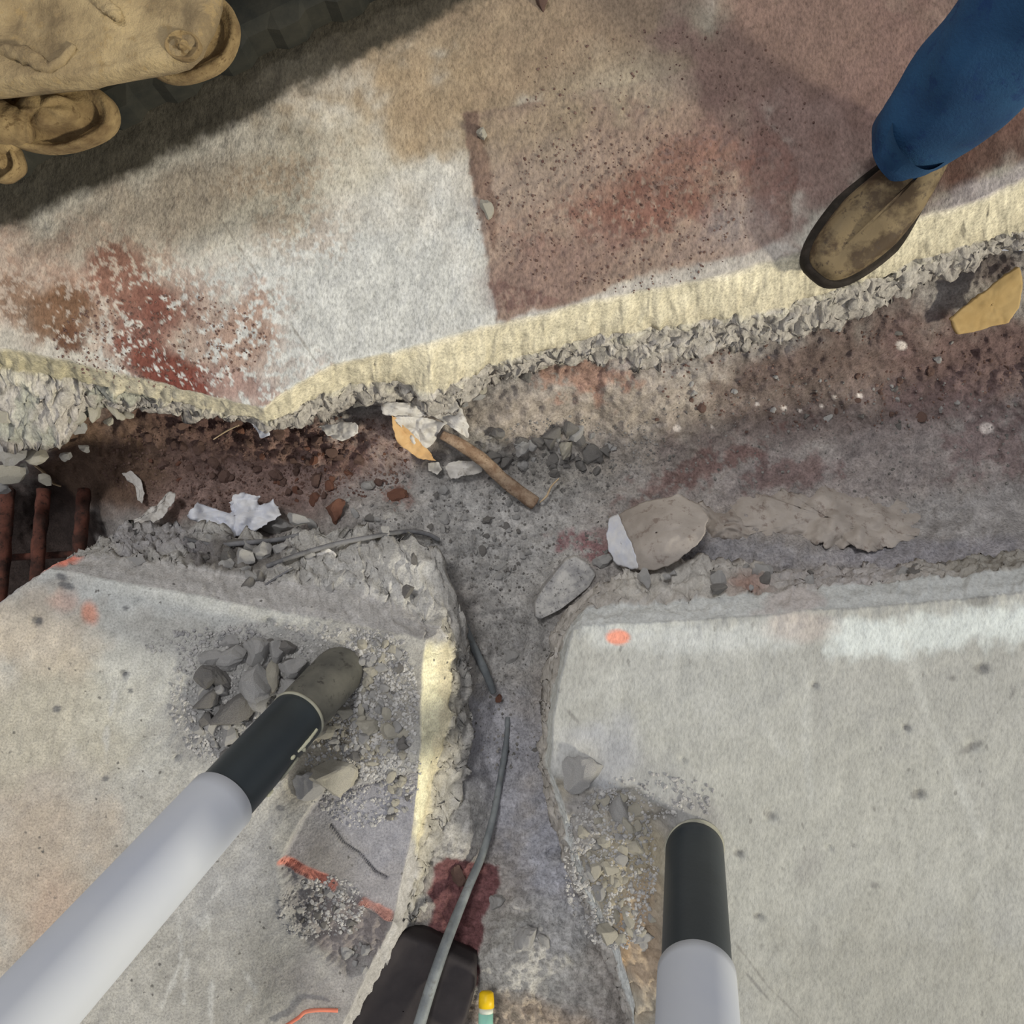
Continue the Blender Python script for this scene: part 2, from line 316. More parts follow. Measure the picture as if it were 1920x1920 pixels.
def paint_w(U, V):
    p = Paint(U, V, 'adaba6', 23)
    p.blob(140, 1240, 340, 190, 15, 'bfbfba', .9, .5)
    p.blob(280, 1110, 260, 45, 11, 'c6c8c6', .8, .5)
    p.blob(40, 1480, 150, 330, 0, 'b3aaa0', .8, .5)
    p.blob(60, 1640, 110, 150, 20, 'b3a494', .5, .6)
    p.blob(100, 1350, 150, 110, 0, 'b8b4a6', .7, .5)
    p.blob(50, 1180, 130, 70, 10, 'c4b9aa', .7, .5)
    p.blob(560, 1330, 240, 130, 0, '9b9a99', .75, .5)
    p.blob(420, 1320, 90, 120, 10, '8f8e8e', .5, .5)
    p.blob(700, 1290, 90, 110, 0, '98948c', .7, .5)
    p.blob(620, 1420, 110, 50, -30, 'a09887', .7, .4)
    p.poly(LEDGE, '949296', .9, 4, 3)
    p.blob(700, 1560, 90, 70, 0, '9b9ba3', .7, .5)
    p.blob(600, 1630, 60, 60, 0, '88847f', .6, .5)
    p.poly(RUB_W, '7d7575', .85, 10, 10)
    p.blob(450, 1690, 130, 160, -20, 'a3a3a4', .8, .5)
    p.blob(420, 1850, 180, 110, 0, '9f9d98', .8, .5)
    p.blob(640, 1860, 90, 90, 0, '949190', .8, .5)
    p.line([(528, 1617), (575, 1640), (624, 1668)], 6, 'dd8f7e', .9, 3, 3)
    p.line([(680, 1700), (705, 1708), (728, 1724)], 5, 'd39485', .7, 3, 4)
    p.blob(168, 1150, 14, 22, -20, 'dd9a82', .8, .5)
    p.blob(120, 1130, 26, 20, -20, 'd1a999', .5, .5)
    p.blob(95, 1700, 40, 60, 0, 'b39c8c', .5, .6)
    for a in ([(300, 1900), (340, 1800), (335, 1700)], [(395, 1920), (398, 1780), (385, 1700), (425, 1650)], [(460, 1900), (480, 1860), (440, 1800)], [(200, 1430), (198, 1380), (215, 1300)], [(352, 1700), (380, 1740), (392, 1800)], [(575, 1400), (590, 1380)], [(280, 1455), (240, 1420)], [(345, 1880), (350, 1800)]):
        p.line(a, 2, 'c9c9c7', .55, 4, 6)
    for (x, y, rx, ry, a) in ((122, 1100, 15, 6, 20), (65, 1165, 10, 7, 20), (112, 1082, 10, 6, 20), (236, 1140, 6, 4, 0), (470, 1185, 14, 5, 30), (395, 1192, 6, 6, 0), (230, 1262, 8, 8, 0), (105, 1330, 7, 6, 0), (245, 1295, 6, 4, 40), (415, 1200, 7, 12, 10), (198, 1460, 7, 5, 0), (525, 1515, 7, 5, 0)):
        p.blob(x, y, rx, ry, a, '6a6b6e', .8, .4, .3)
    p.line([(330, 1215), (400, 1215), (470, 1190), (640, 1180)], 12, 'a09f9e', .4, 14, 10)
    p.mottle(25, .07); p.mottle(70, .04); return p.C
def face_w(u, v, k, t):
    p = Paint(u, v, '9b9998' if k == 1 else '92908d', 29)
    if k == 1:
        e = sst(1195, 1225, v)*sst(770, 785, u); p._mix(e*.95*sst(1620, 1560, v), 'cfcaae'); p._mix(e*.75*sst(.55, .8, t+.2*p.n[25])*sst(1620, 1560, v), 'a9a08a')  # warm sunlit strip of the east face, painted into its colour
        p._mix(.9*sst(15, 5, np.abs(v-1049-(u-130)*-.35))*sst(165, 150, u)*sst(.3, .6, t), 'cf7d6b')
    else:
        p.blob(450, 1045, 100, 30, 5, '4f4b48', .85, .5); p.blob(280, 1010, 110, 30, 5, '77757a', .6, .5); p.blob(690, 1100, 120, 50, 5, 'a3a2a0', .7, .5)  # the dark blob paints in the shade of the notch in the lip
        p._mix(sst(1150, 1200, v)*sst(770, 785, u)*sst(.6, .0, t)*.5, 'a29b88')
    p.mottle(9, .10); p.mottle(25, .10); return p.C*1.5
slab('concrete_slab', M_SLAB, W_rows, far_w, (-.065, -.16), paint_w, h_w, face_w, jag=(1.5, 2.0, 9), top_rows=300, seed=51, facejit=.004)

# --- east slab
E_rows = [((1170, 2400), (1160, 2400), (1120, 2400)), ((1195, 1900), (1185, 1900), (1150, 1900)), ((1165, 1790), (1150, 1790), (1120, 1790)), ((1120, 1700), (1105, 1700), (1085, 1700)), ((1085, 1610), (1072, 1610), (1050, 1600)), ((1062, 1520), (1050, 1515), (1025, 1500)), ((1032, 1440), (1025, 1440), (1010, 1430)),
 ((1036, 1350), (1030, 1345), (1012, 1340)), ((1046, 1290), (1040, 1285), (1020, 1270)), ((1060, 1230), (1052, 1222), (1030, 1200)), ((1074, 1182), (1078, 1168), (1060, 1150)), ((1090, 1174), (1100, 1140), (1120, 1105)), ((1160, 1170), (1165, 1138), (1172, 1072)), ((1240, 1166), (1240, 1134), (1232, 1072)), ((1300, 1163), (1300, 1128), (1296, 1042)),
 ((1450, 1152), (1450, 1112), (1420, 1062)), ((1500, 1146), (1500, 1105), (1500, 1068)), ((1600, 1142), (1600, 1100), (1600, 1066)), ((1760, 1128), (1760, 1084), (1760, 1056)), ((1920, 1112), (1920, 1068), (1920, 1042)), ((2200, 1095), (2200, 1050), (2200, 1020)), ((2600, 1070), (2600, 1030), (2600, 1000))]
def far_e(E): return np.stack([np.full(len(E), 2500.)+.03*E[:, 0], np.full(len(E), 2350.)+.03*E[:, 1]], -1)
RUB_E = [(1045, 1465), (1100, 1480), (1180, 1480), (1262, 1540), (1262, 1950), (1100, 1960), (1000, 1600)]
def h_e(U, V):
    z = .0008*fbm(U, V, 26, 4, 61)+.003*fbm(U, V, 300, 2, 62)-.002
    d = polydist(U, V, RUB_E)+14*fbm(U, V, 60, 3, 67)
    m = sst(14, -30, d); z = z-.032*m+m*.016*fbm(U, V, 34, 5, 68)
    m2 = sst(60, 0, polydist(U, V, [(1080, 1174), (1500, 1148), (2200, 1090)], False)); z = z+.0025*m2*fbm(U, V, 18, 4, 69)
    for (x, y, r) in ((1445, 1530, 10), (1842, 1252, 9), (1825, 1400, 12), (1528, 1285, 6), (1725, 1490, 9), (1555, 1590, 5), (1700, 1365, 7), (1385, 1600, 7), (1425, 1720, 6), (1280, 1425, 5)):
        z = z-.006*np.exp(-((U-x)**2+(V-y)**2)/(r*r))
    return z
def paint_e(U, V):
    p = Paint(U, V, 'a6a6a2', 33)
    p.blob(1300, 1300, 240, 130, 0, 'b0b1ae', .8, .5)
    p.blob(1500, 1600, 520, 260, 0, 'acaca6', .8, .5)
    p.blob(1700, 1850, 320, 140, 0, 'a3a29b', .8, .5)
    p.line([(1580, 1195), (1690, 1200), (1800, 1175), (2000, 1165)], 34, 'cdd3d2', .95, 18, 14)
    p.line([(1120, 1185), (1330, 1200), (1480, 1185)], 24, 'c5c8c7', .8, 18, 12)
    p.blob(1500, 1175, 60, 26, 0, 'b4aba6', .7, .5)
    p.blob(1120, 1420, 70, 70, 0, 'a4a6ad', .7, .5)
    p.blob(1080, 1440, 45, 50, 0, 'b9b8b3', .7, .5)
    p.blob(1200, 1470, 120, 60, 10, '96979c', .4, .5)
    p.poly(RUB_E, 'a19a8d', .9, 16, 16)
    p.blob(1100, 1560, 60, 60, 0, '9d9c9f', .6, .5)
    p.blob(1180, 1650, 70, 90, 0, 'a69d89', .8, .5)
    p.blob(1210, 1790, 45, 100, 0, 'a3907c', .8, .5)
    p.line([(1175, 1730), (1178, 1800), (1172, 1850)], 7, 'c2a582', .8, 4, 4)
    p.blob(1158, 1196, 20, 13, 0, 'ea9c86', .95, .25, .2)
    p.blob(1290, 1530, 60, 40, 0, '8c8a8a', .6, .5)
    for a in ([(1510, 1250), (1512, 1400), (1520, 1500)], [(1700, 1210), (1730, 1320), (1790, 1450), (1840, 1570)], [(1400, 1220), (1430, 1360), (1470, 1410)], [(1095, 1310), (1150, 1270), (1190, 1235)]):
        p.line(a, 7, 'bcbdb9', .5, 9, 8)
    for (x, y, rx, ry, a) in ((1445, 1530, 13, 8, 20), (1842, 1255, 14, 9, 0), (1822, 1402, 24, 7, -25), (1722, 1490, 13, 7, -20), (1700, 1364, 7, 6, 0), (1420, 1720, 8, 6, 0), (1385, 1600, 9, 6, 0), (1528, 1286, 9, 4, -35), (1600, 1585, 6, 4, 0), (1785, 1272, 8, 6, 0), (1835, 1125, 22, 14, 0), (1075, 1345, 20, 4, 45), (1420, 1850, 30, 3, 50), (1900, 1300, 14, 4, -60), (1640, 1660, 8, 6, 0)):
        p.blob(x, y, rx, ry, a, '7c7b79', .7, .4, .3)
    p.line([(1380, 1770), (1440, 1850), (1500, 1910)], 1.2, '7d7b77', .5, 1.5, 2)
    p.blob(1515, 1620, 30, 50, 20, '9a9996', .5, .3)
    p.mottle(25, .04); p.mottle(180, .05); return p.C
def face_e(u, v, k, t):
    p = Paint(u, v, 'aaacab' if k == 1 else '9d9995', 39)
    if k == 2:
        p.blob(1400, 1095, 45, 22, 0, '8c7168', .8, .5); p.blob(1260, 1090, 110, 40, 0, 'a9a6a1', .8, .5); p.blob(1560, 1080, 140, 30, 0, '9c9899', .6, .5); p.blob(1860, 1055, 120, 25, 0, '838079', .7, .5)
    else:
        p.blob(1300, 1140, 220, 25, -3, 'b4b6b5', .7, .5); p.blob(1490, 1130, 60, 30, 0, 'a49b98', .7, .4)
    p.mottle(9, .06); p.mottle(25, .06); return p.C*1.3
slab('concrete_slab', M_SLAB_R, E_rows, far_e, (-.05, -.16), paint_e, h_e, face_e, jag=(2.2, 3, 9), top_rows=300, seed=81, facejit=.003)

# ------------------------------------------------------------------ trench bed (control heights, radial-basis interpolated)
ctrl = [(-250, 700, -.25), (0, 800, -.22), (-150, 950, -.75), (20, 950, -.62), (120, 960, -.60), (60, 1080, -.66), (150, 1060, -.60), (-200, 1150, -.8), (170, 960, -.45), (120, 870, -.36), (60, 840, -.24),
 (220, 930, -.32), (300, 830, -.27), (260, 970, -.26), (300, 900, -.28), (420, 830, -.27), (430, 950, -.25), (430, 900, -.27), (520, 840, -.26), (520, 960, -.24), (600, 820, -.24), (620, 900, -.24), (620, 975, -.20), (700, 800, -.22), (720, 900, -.24), (740, 985, -.19),
 (800, 830, -.25), (850, 900, -.27), (840, 1000, -.24), (900, 760, -.20), (900, 830, -.25), (960, 960, -.28), (1000, 720, -.18), (1000, 860, -.28), (1080, 690, -.175), (1100, 800, -.26), (1100, 960, -.27), (1100, 1050, -.22), (1010, 1100, -.24), (880, 1100, -.25), (940, 1050, -.27),
 (1200, 720, -.185), (1200, 850, -.28), (1220, 960, -.25), (1250, 1040, -.20), (1350, 680, -.185), (1350, 800, -.28), (1350, 920, -.27), (1350, 1020, -.21), (1500, 650, -.185), (1500, 780, -.30), (1500, 900, -.28), (1500, 1010, -.21), (1500, 1060, -.17), (1700, 580, -.185), (1700, 700, -.29), (1700, 850, -.31), (1700, 970, -.26), (1700, 1050, -.17),
 (1900, 490, -.185), (1900, 620, -.28), (1900, 800, -.33), (1900, 940, -.27), (1900, 1035, -.17), (2250, 450, -.2), (2250, 700, -.3), (2250, 1000, -.2),
 (900, 1200, -.24), (960, 1200, -.26), (1020, 1200, -.22), (880, 1300, -.19), (950, 1320, -.25), (1010, 1320, -.21), (870, 1420, -.18), (940, 1450, -.23), (1000, 1450, -.20), (860, 1520, -.16), (920, 1560, -.20), (1010, 1560, -.17), (840, 1620, -.13), (900, 1660, -.16), (1020, 1680, -.14),
 (800, 1720, -.12), (880, 1760, -.13), (960, 1780, -.09), (1080, 1780, -.10), (1150, 1870, -.09), (1000, 1900, -.07), (880, 1920, -.11), (760, 1840, -.11), (720, 1920, -.11), (900, 2200, -.1), (1200, 2200, -.13), (700, 2200, -.12),
 (400, 1250, -.22), (700, 1350, -.22), (300, 1700, -.22), (0, 1400, -.3), (500, 1900, -.22), (300, 1150, -.22), (1300, 1300, -.22), (1700, 1300, -.22), (1300, 1700, -.22), (1800, 1700, -.22), (1500, 2100, -.22), (400, 600, -.25), (900, 560, -.22), (1400, 450, -.22), (1850, 330, -.22), (0, 550, -.3), (600, 680, -.24)]
CA = np.array(ctrl, float); _r = lambda d2: np.sqrt(d2+900.)
_D = _r((CA[:, None, 0]-CA[None, :, 0])**2+(CA[:, None, 1]-CA[None, :, 1])**2)
_A = np.block([[_D+np.eye(len(CA))*8., np.ones((len(CA), 1))], [np.ones((1, len(CA))), np.zeros((1, 1))]])
_W = np.linalg.solve(_A, np.concatenate([CA[:, 2], [0]]))
def zb(u, v):
    u = np.asarray(u, float); v = np.asarray(v, float); z = np.full(u.shape, _W[-1])
    for k in range(len(CA)): z = z+_W[k]*_r((u-CA[k, 0])**2+(v-CA[k, 1])**2)
    n = fbm(u, v, 60, 4, 90); r = fbm(u, v, 16, 4, 91)
    lumps = np.maximum(0, fbm(u, v, 26, 3, 93)); left = sst(820, 500, u)*sst(1000, 900, v)
    return z+.010*n+.006*r+.010*lumps*(.5+left)
gu = np.linspace(-420, 2420, 880); gv = np.linspace(470, 2350, 580)
U, V = np.meshgrid(gu, gv); Z = zb(U, V)
p = Paint(U, V, '77716d', 63)
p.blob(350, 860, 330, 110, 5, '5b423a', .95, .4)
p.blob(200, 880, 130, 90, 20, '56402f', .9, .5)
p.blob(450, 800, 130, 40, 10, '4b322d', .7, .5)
p.blob(400, 920, 150, 40, -20, '745c54', .7, .5)
p.blob(540, 830, 90, 60, 30, '6b4c41', .7, .5)
p.blob(590, 900, 70, 60, 0, '6e5852', .7, .5)
p.blob(700, 850, 120, 70, 0, '745d56', .85, .5)
p.blob(640, 850, 60, 35, 0, '613f37', .6, .6, .9, 25, (9, -.15, 1.1))
p.blob(820, 960, 170, 90, 0, '807d7b', .8, .5)
p.blob(950, 1000, 190, 130, 0, '848280', .85, .5)
p.blob(1000, 860, 180, 60, 10, '6f6c67', .8, .5)
p.blob(1150, 760, 260, 60, -10, '83776c', .85, .5)
p.blob(1250, 820, 200, 60, -10, '7f7468', .6, .5)
p.blob(1090, 705, 75, 32, 5, '856353', .95, .6, .9, 25, (9, -.15, 1.1))
p.blob(1230, 660, 100, 35, -10, '8b7d77', .7, .5)
p.blob(1700, 680, 340, 120, -12, '574641', .95, .4)
p.blob(1600, 780, 340, 60, -8, '625551', .7, .5)
p.blob(1830, 700, 160, 120, 0, '594040', .6, .5)
p.blob(1650, 880, 400, 70, -8, '736a68', .85, .5)
p.blob(1880, 830, 110, 60, 0, '624b4b', .6, .6, .9, 25, (9, -.15, 1.1))
p.blob(1300, 890, 130, 30, -25, '5f3f3a', .75, .6, .9, 25, (9, -.15, 1.1))
p.blob(1480, 880, 90, 30, -10, '614745', .7, .6, .9, 25, (9, -.15, 1.1))
p.blob(1110, 1022, 55, 26, 0, '70464a', .9, .6, .9, 25, (9, -.15, 1.1))
p.blob(1250, 980, 120, 50, 0, '7c7673', .6, .5)
p.blob(1800, 970, 200, 45, -5, '7b7878', .8, .5)
p.blob(1430, 1035, 130, 30, 3, '6f6e75', .7, .5)
p.blob(1700, 1040, 200, 22, -3, '74727b', .7, .5)
p.blob(940, 1200, 90, 200, 5, '7f7d7b', .85, .5)
p.blob(850, 1130, 40, 70, -20, '686461', .5, .5)
p.blob(940, 1430, 110, 150, 0, '7f7f88', .85, .5)
p.blob(1040, 1620, 80, 140, -15, '7e808c', .85, .5)
p.blob(850, 1560, 60, 90, 15, '83817e', .8, .5)
p.blob(1010, 1800, 130, 120, 0, '85837f', .9, .5)
p.blob(1060, 1730, 60, 60, 0, '8f8f93', .6, .5)
p.blob(1000, 1920, 120, 45, 8, '8a7864', .85, .4)
p.blob(740, 930, 26, 18, 0, '744a3d', .8, .6, .9, 25, (9, -.15, 1.1))
p.poly([(815, 1625), (838, 1610), (880, 1613), (935, 1622), (940, 1660), (925, 1690), (908, 1720), (900, 1780), (893, 1850), (840, 1800), (790, 1775), (800, 1752), (812, 1700), (802, 1675)], '5c3537', 1, 3, 5)
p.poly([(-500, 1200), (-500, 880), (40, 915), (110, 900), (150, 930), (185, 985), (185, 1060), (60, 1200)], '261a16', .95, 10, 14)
p.blob(1300, 770, 120, 12, -12, '6b5f58', .5, .5)
for (x, y, r) in ((1270, 803, 7), (1470, 765, 5), (1565, 745, 5), (1612, 742, 6), (1420, 758, 4), (1335, 800, 3), (1850, 803, 14), (1690, 648, 9), (1500, 770, 3), (1540, 762, 4)):
    p.blob(x, y, r, r*.8, 0, 'b5aaa4', .9, .3, .2)
p.mottle(9, .16); p.mottle(25, .14); p.mottle(70, .08)
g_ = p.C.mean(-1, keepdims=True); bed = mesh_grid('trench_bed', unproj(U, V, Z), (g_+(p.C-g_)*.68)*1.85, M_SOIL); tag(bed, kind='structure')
del U, V, Z, p
def PB(u, v, dz=0.0):            # point on the trench bed seen at this pixel
    z = float(zb(np.array([float(u)]), np.array([float(v)]))[0]); return P(u, v, z+dz)
_slabs = {'w': h_w, 'e': h_e, 'n': h_n}
def PS(u, v, dz=0.0, which=None):
    q = P(u, v, 0)
    z = float(_slabs[which](np.array([float(u)]), np.array([float(v)]))[0]) if which else 0
    return Vector((q.x, q.y, z+dz))

# ------------------------------------------------------------------ shape builders
def smooth_path(pts, n=12):
    pts = [Vector(p) for p in pts]; out = []
    for i in range(len(pts)-1):
        a = pts[max(i-1, 0)]; b = pts[i]; c = pts[i+1]; d = pts[min(i+2, len(pts)-1)]
        for k in range(n):
            t = k/n; out.append(.5*((2*b)+(c-a)*t+(2*a-5*b+4*c-d)*t*t+(3*b-a-3*c+d)*t**3))
    out.append(pts[-1]); return out
def tube(name, pts, rad, mat, parent=None, seg=14, wob=0, n=12, caps=True, smooth=True, seed=0):
    path = smooth_path(pts, n) if smooth else [Vector(p) for p in pts]
    m = len(path); bm = bmesh.new(); rings = []; rr = random.Random(seed)
    up = Vector((0, 0, 1)); N = None; Ph = [rr.uniform(0, 6.28) for _ in range(4)]
    for i, q in enumerate(path):
        T = (path[min(i+1, m-1)]-path[max(i-1, 0)]).normalized()
        if N is None: N = T.orthogonal().normalized()
        N = (N-T*N.dot(T)).normalized(); B = T.cross(N)
        t = i/(m-1); r = np.interp(t, [k/(len(rad)-1) for k in range(len(rad))], rad) if hasattr(rad, '__len__') else rad
        ring = []
        for k in range(seg):
            a = 2*math.pi*k/seg; w = 1+wob*(math.sin(3*a+Ph[0]+9*t)*.5+math.sin(5*a+Ph[1]-23*t)*.3+math.sin(2*a+Ph[2]+41*t)*.4)
            ring.append(bm.verts.new(q+(N*math.cos(a)+B*math.sin(a))*r*w))
        rings.append(ring)
    for i in range(m-1):
        for k in range(seg): bm.faces.new((rings[i][k], rings[i][(k+1) % seg], rings[i+1][(k+1) % seg], rings[i+1][k]))
    if caps: bm.faces.new(rings[0][::-1]); bm.faces.new(rings[-1])
    return from_bm(name, bm, mat, parent)
def rock_mesh(seed, mat, cuts=9, rough=.085, sub=3):
    rr = random.Random(seed); bm = bmesh.new(); bmesh.ops.create_icosphere(bm, subdivisions=sub, radius=1)
    planes = [(Vector((rr.gauss(0, 1), rr.gauss(0, 1), rr.gauss(0, 1))).normalized(), rr.uniform(.45, .8)) for _ in range(cuts+3)]
    ph = [Vector((rr.uniform(-3, 3), rr.uniform(-3, 3), rr.uniform(-3, 3))) for _ in range(5)]
    for v in bm.verts:
        q = v.co.copy()
        for nn, d in planes:
            e = q.dot(nn)-d
            if e > 0: q -= nn*e*.95
        w = sum(math.sin(q.dot(f)*(1.7+k)+k) for k, f in enumerate(ph))/5
        v.co = q*(1+rough*w*2)
    me = bpy.data.meshes.new('rock'); bm.to_mesh(me); bm.free(); me.materials.append(mat)
    for pl in me.polygons: pl.use_smooth = sub >= 3 and False
    return me
ROCKS = {k: [rock_mesh(i*7+j, m, cuts=7+i % 4, sub=3 if i < 3 else 2) for i in range(6)] for j, (k, m) in enumerate((('g', M_ROCK_G), ('t', M_ROCK_T), ('d', M_ROCK_D), ('b', M_ROCK_B), ('r', M_ROCK_R)))}
def rock(name, loc, dims, rot, kind, label, cat, group=None, rr=rnd, idx=None, sink=.25):
    me = ROCKS[kind][rr.randrange(6) if idx is None else idx]
    o = bpy.data.objects.new(name, me); COL.objects.link(o)
    o.scale = Vector(dims)*1.2; o.rotation_euler = rot; o.location = Vector(loc)+Vector((0, 0, dims[2]*(1-2*sink)*.75))
    return tag(o, label, cat, group)
SURF = {'w': lambda u, v: PS(u, v, 0, 'w'), 'e': lambda u, v: PS(u, v, 0, 'e'), 'b': PB, 'n': lambda u, v: PS(u, v, 0, 'n')}
def scatter(name, cat, group, label, surf, areas, smin, smax, kinds, seed, flat=.7):
    rr = random.Random(seed)
    for (cx, cy, rx, ry, n) in areas:
        for _ in range(n):
            a = rr.uniform(0, 6.283); r = math.sqrt(rr.random()); u = cx+rx*r*math.cos(a); v = cy+ry*r*math.sin(a)
            s = smin+(smax-smin)*rr.random()**1.7; s = s*1.4/2/PX
            rock(name, SURF[surf](u, v), (s*rr.uniform(.8, 1.35), s*rr.uniform(.75, 1.1), s*flat*rr.uniform(.8, 1.2)), (rr.uniform(-.4, .4), rr.uniform(-.4, .4), rr.uniform(0, 6.28)), rr.choice(kinds), label, cat, group, rr)
def gravel(name, label, surf, areas, smin, smax, mat, seed, parent=None):        # uncountable grit: one mesh
    rr = random.Random(seed); base = bmesh.new(); bmesh.ops.create_icosphere(base, subdivisions=1, radius=1)
    bv = np.array([v.co[:] for v in base.verts]); bf = np.array([[v.index for v in f.verts] for f in base.faces]); base.free()
    vs = []; fs = []; off = 0; npr = np.random.RandomState(seed)
    for (cx, cy, rx, ry, n) in areas:
        a = npr.uniform(0, 6.283, n); r = np.sqrt(npr.random_sample(n)); u = cx+rx*r*np.cos(a); v = cy+ry*r*np.sin(a)
        z = zb(u, v) if surf == 'b' else _slabs[surf](u, v)
        Pw = unproj(u, v, z if surf == 'b' else 0*z); Pw[:, 2] = z
        for i in range(n):
            s = (smin+(smax-smin)*npr.random_sample()**2.5)/2/PX
            w = bv*(1+npr.uniform(-.28, .28, (len(bv), 1)))*np.array([s*npr.uniform(.8, 1.4), s, s*.7])
            th = npr.uniform(0, 6.28); c, q = math.cos(th), math.sin(th)
            w = np.stack([w[:, 0]*c-w[:, 1]*q, w[:, 0]*q+w[:, 1]*c, w[:, 2]], 1)+Pw[i]+np.array([0, 0, s*.3])
            vs.append(w); fs.append(bf+off); off += len(bv)
    me = bpy.data.meshes.new(name); me.from_pydata(np.concatenate(vs).tolist(), [], np.concatenate(fs).tolist()); me.materials.append(mat)
    o = bpy.data.objects.new(name, me); COL.objects.link(o); return tag(o, label, 'gravel', None, 'stuff')
def sheet(name, outline, zf, mat, label, cat, group=None, amp=.012, jag=4, curl=.0, seed=0, rings=16, n=140, wr=45, thick=.0012):
    A = np.array(outline+[outline[0]], float); d = np.hypot(*np.diff(A, axis=0).T); s = np.concatenate([[0], np.cumsum(d)])
    t = np.linspace(0, s[-1], n, endpoint=False); bu = np.interp(t, s, A[:, 0]); bv_ = np.interp(t, s, A[:, 1])
    ju = jag*fbm(t, t*0+seed*9, 14, 4, seed); jv = jag*fbm(t, t*0+seed*9+99, 14, 4, seed+3)
    cu, cv = bu.mean(), bv_.mean(); k = (np.linspace(0.02, 1, rings))[:, None]
    U = cu+(bu-cu)[None]*k+ju[None]*k**10; V = cv+(bv_-cv)[None]*k+jv[None]*k**10
    Z = zf(U, V)+amp*(np.abs(fbm(U, V, wr, 3, seed+7))*1.6-.3)+amp*.35*fbm(U, V, wr*.35, 3, seed+8)+curl*k**3
    o = mesh_grid(name, unproj(U, V, Z), None, mat, closed_u=True)
    md = o.modifiers.new('thickness', 'SOLIDIFY'); md.thickness = thick
    return tag(o, label, cat, group)

# ------------------------------------------------------------------ excavator at the north-west
M_MUD = plain_mat('dried_tan_mud', '86755a', 'b7a37e', 12, .38, .62, rough=.95, bump=1.0, bscale=110, c3='a08a64', dist=.006)
M_MUD2 = plain_mat('mud_on_steel', '6a573d', '9a8560', 22, .35, .65, rough=.95, bump=.8, bscale=80, c3='5d4a31', dist=.004)
M_RUB = plain_mat('worn_black_rubber', '1f211f', '33322c', 9, rough=.85, bump=.5, bscale=70)
ex = empty('excavator', P(150, 120, 0), 'mud-caked tan excavator undercarriage on a black rubber track in the upper left corner', 'excavator')
dv = Vector((.899, .438, 0)); nv_ = Vector((-.438, .899, 0))      # track direction and its north-west normal
A0 = P(0, 345, 0.0)
def hull(name, pts, z0, z1, mat, parent, bev=.02, sub=None, disp=0, seed=0, cell=.016, under=1.0):   # pts world xy; rounded thick plate
    # dense top made from rings toward the centre
    A = np.array([(q[0], q[1]) for q in pts]+[(pts[0][0], pts[0][1])]); d = np.hypot(*np.diff(A, axis=0).T); s = np.concatenate([[0], np.cumsum(d)]); n = int(s[-1]/cell)
    t = np.linspace(0, s[-1], n, endpoint=False); bx = np.interp(t, s, A[:, 0]); by = np.interp(t, s, A[:, 1]); cx, cy = bx.mean(), by.mean()
    rings = [(k, z1) for k in np.linspace(.01, .93, 44)]+[(1-.07*(1-math.sin(a)), z1-bev*(1-math.cos(a))) for a in np.linspace(.2, 1.57, 6)]+[(1-(1-under)*q, z1-bev-(z1-z0-bev)*q) for q in (.3, .6, 1)]+[(.9, z0), (.01, z0)]
    Pn = []
    for k, z in rings:
        x = cx+(bx-cx)*k; y = cy+(by-cy)*k; zz = np.full(x.shape, z)
        if disp: zz = zz+(disp*fbm(x*PX, y*PX, 90, 4, seed) if z > z0+.001 else 0)
        Pn.append(np.stack([x, y, zz], -1))
    return mesh_grid(name, np.array(Pn), None, mat, closed_u=True)
def adopt(o, parent):
    bpy.context.view_layer.update(); o.parent = parent; o.matrix_parent_inverse = Matrix.Translation(-parent.location); return o
# rubber track: a long belt with lugs lying on the slab
Ld = [A0+dv*(-.7)+nv_*.0, A0+dv*1.6]
bm = bmesh.new(); prof = [(0.0, .012), (.004, .05), (.02, .06), (.30, .06), (.30, .0), (.0, .0)]
ns = 150; ringsv = []
for i in range(ns+1):
    s = -.75+2.4*i/ns; lug = .010*(1 if (i % 6) < 3 else 0); ring = []
    for (w, z) in prof:
        q = A0+dv*s+nv_*(w-(lug if w < .01 else 0)); ring.append(bm.verts.new((q.x, q.y, z+.002)))
    ringsv.append(ring)
for i in range(ns):
    for k in range(6): bm.faces.new((ringsv[i][k], ringsv[i][(k+1) % 6], ringsv[i+1][(k+1) % 6], ringsv[i+1][k]))
bm.faces.new(ringsv[0]); bm.faces.new(ringsv[-1][::-1])
trk = from_bm('rubber_track', bm, M_RUB, ex, smooth=False); trk['label'] = 'black rubber track'
z1 = .30
plate = [P(u, v, z1) for (u, v) in ((407, -120), (408, 0), (398, 40), (372, 92), (345, 112), (262, 126), (130, 150), (0, 164), (-150, 180), (-300, 190), (-420, -60), (-200, -220), (200, -240))]
fr = adopt(hull('track_frame', plate, .255, z1, M_MUD, ex, bev=.022, disp=.010, seed=4, under=.93), ex); fr['label'] = 'mud-caked steel frame'
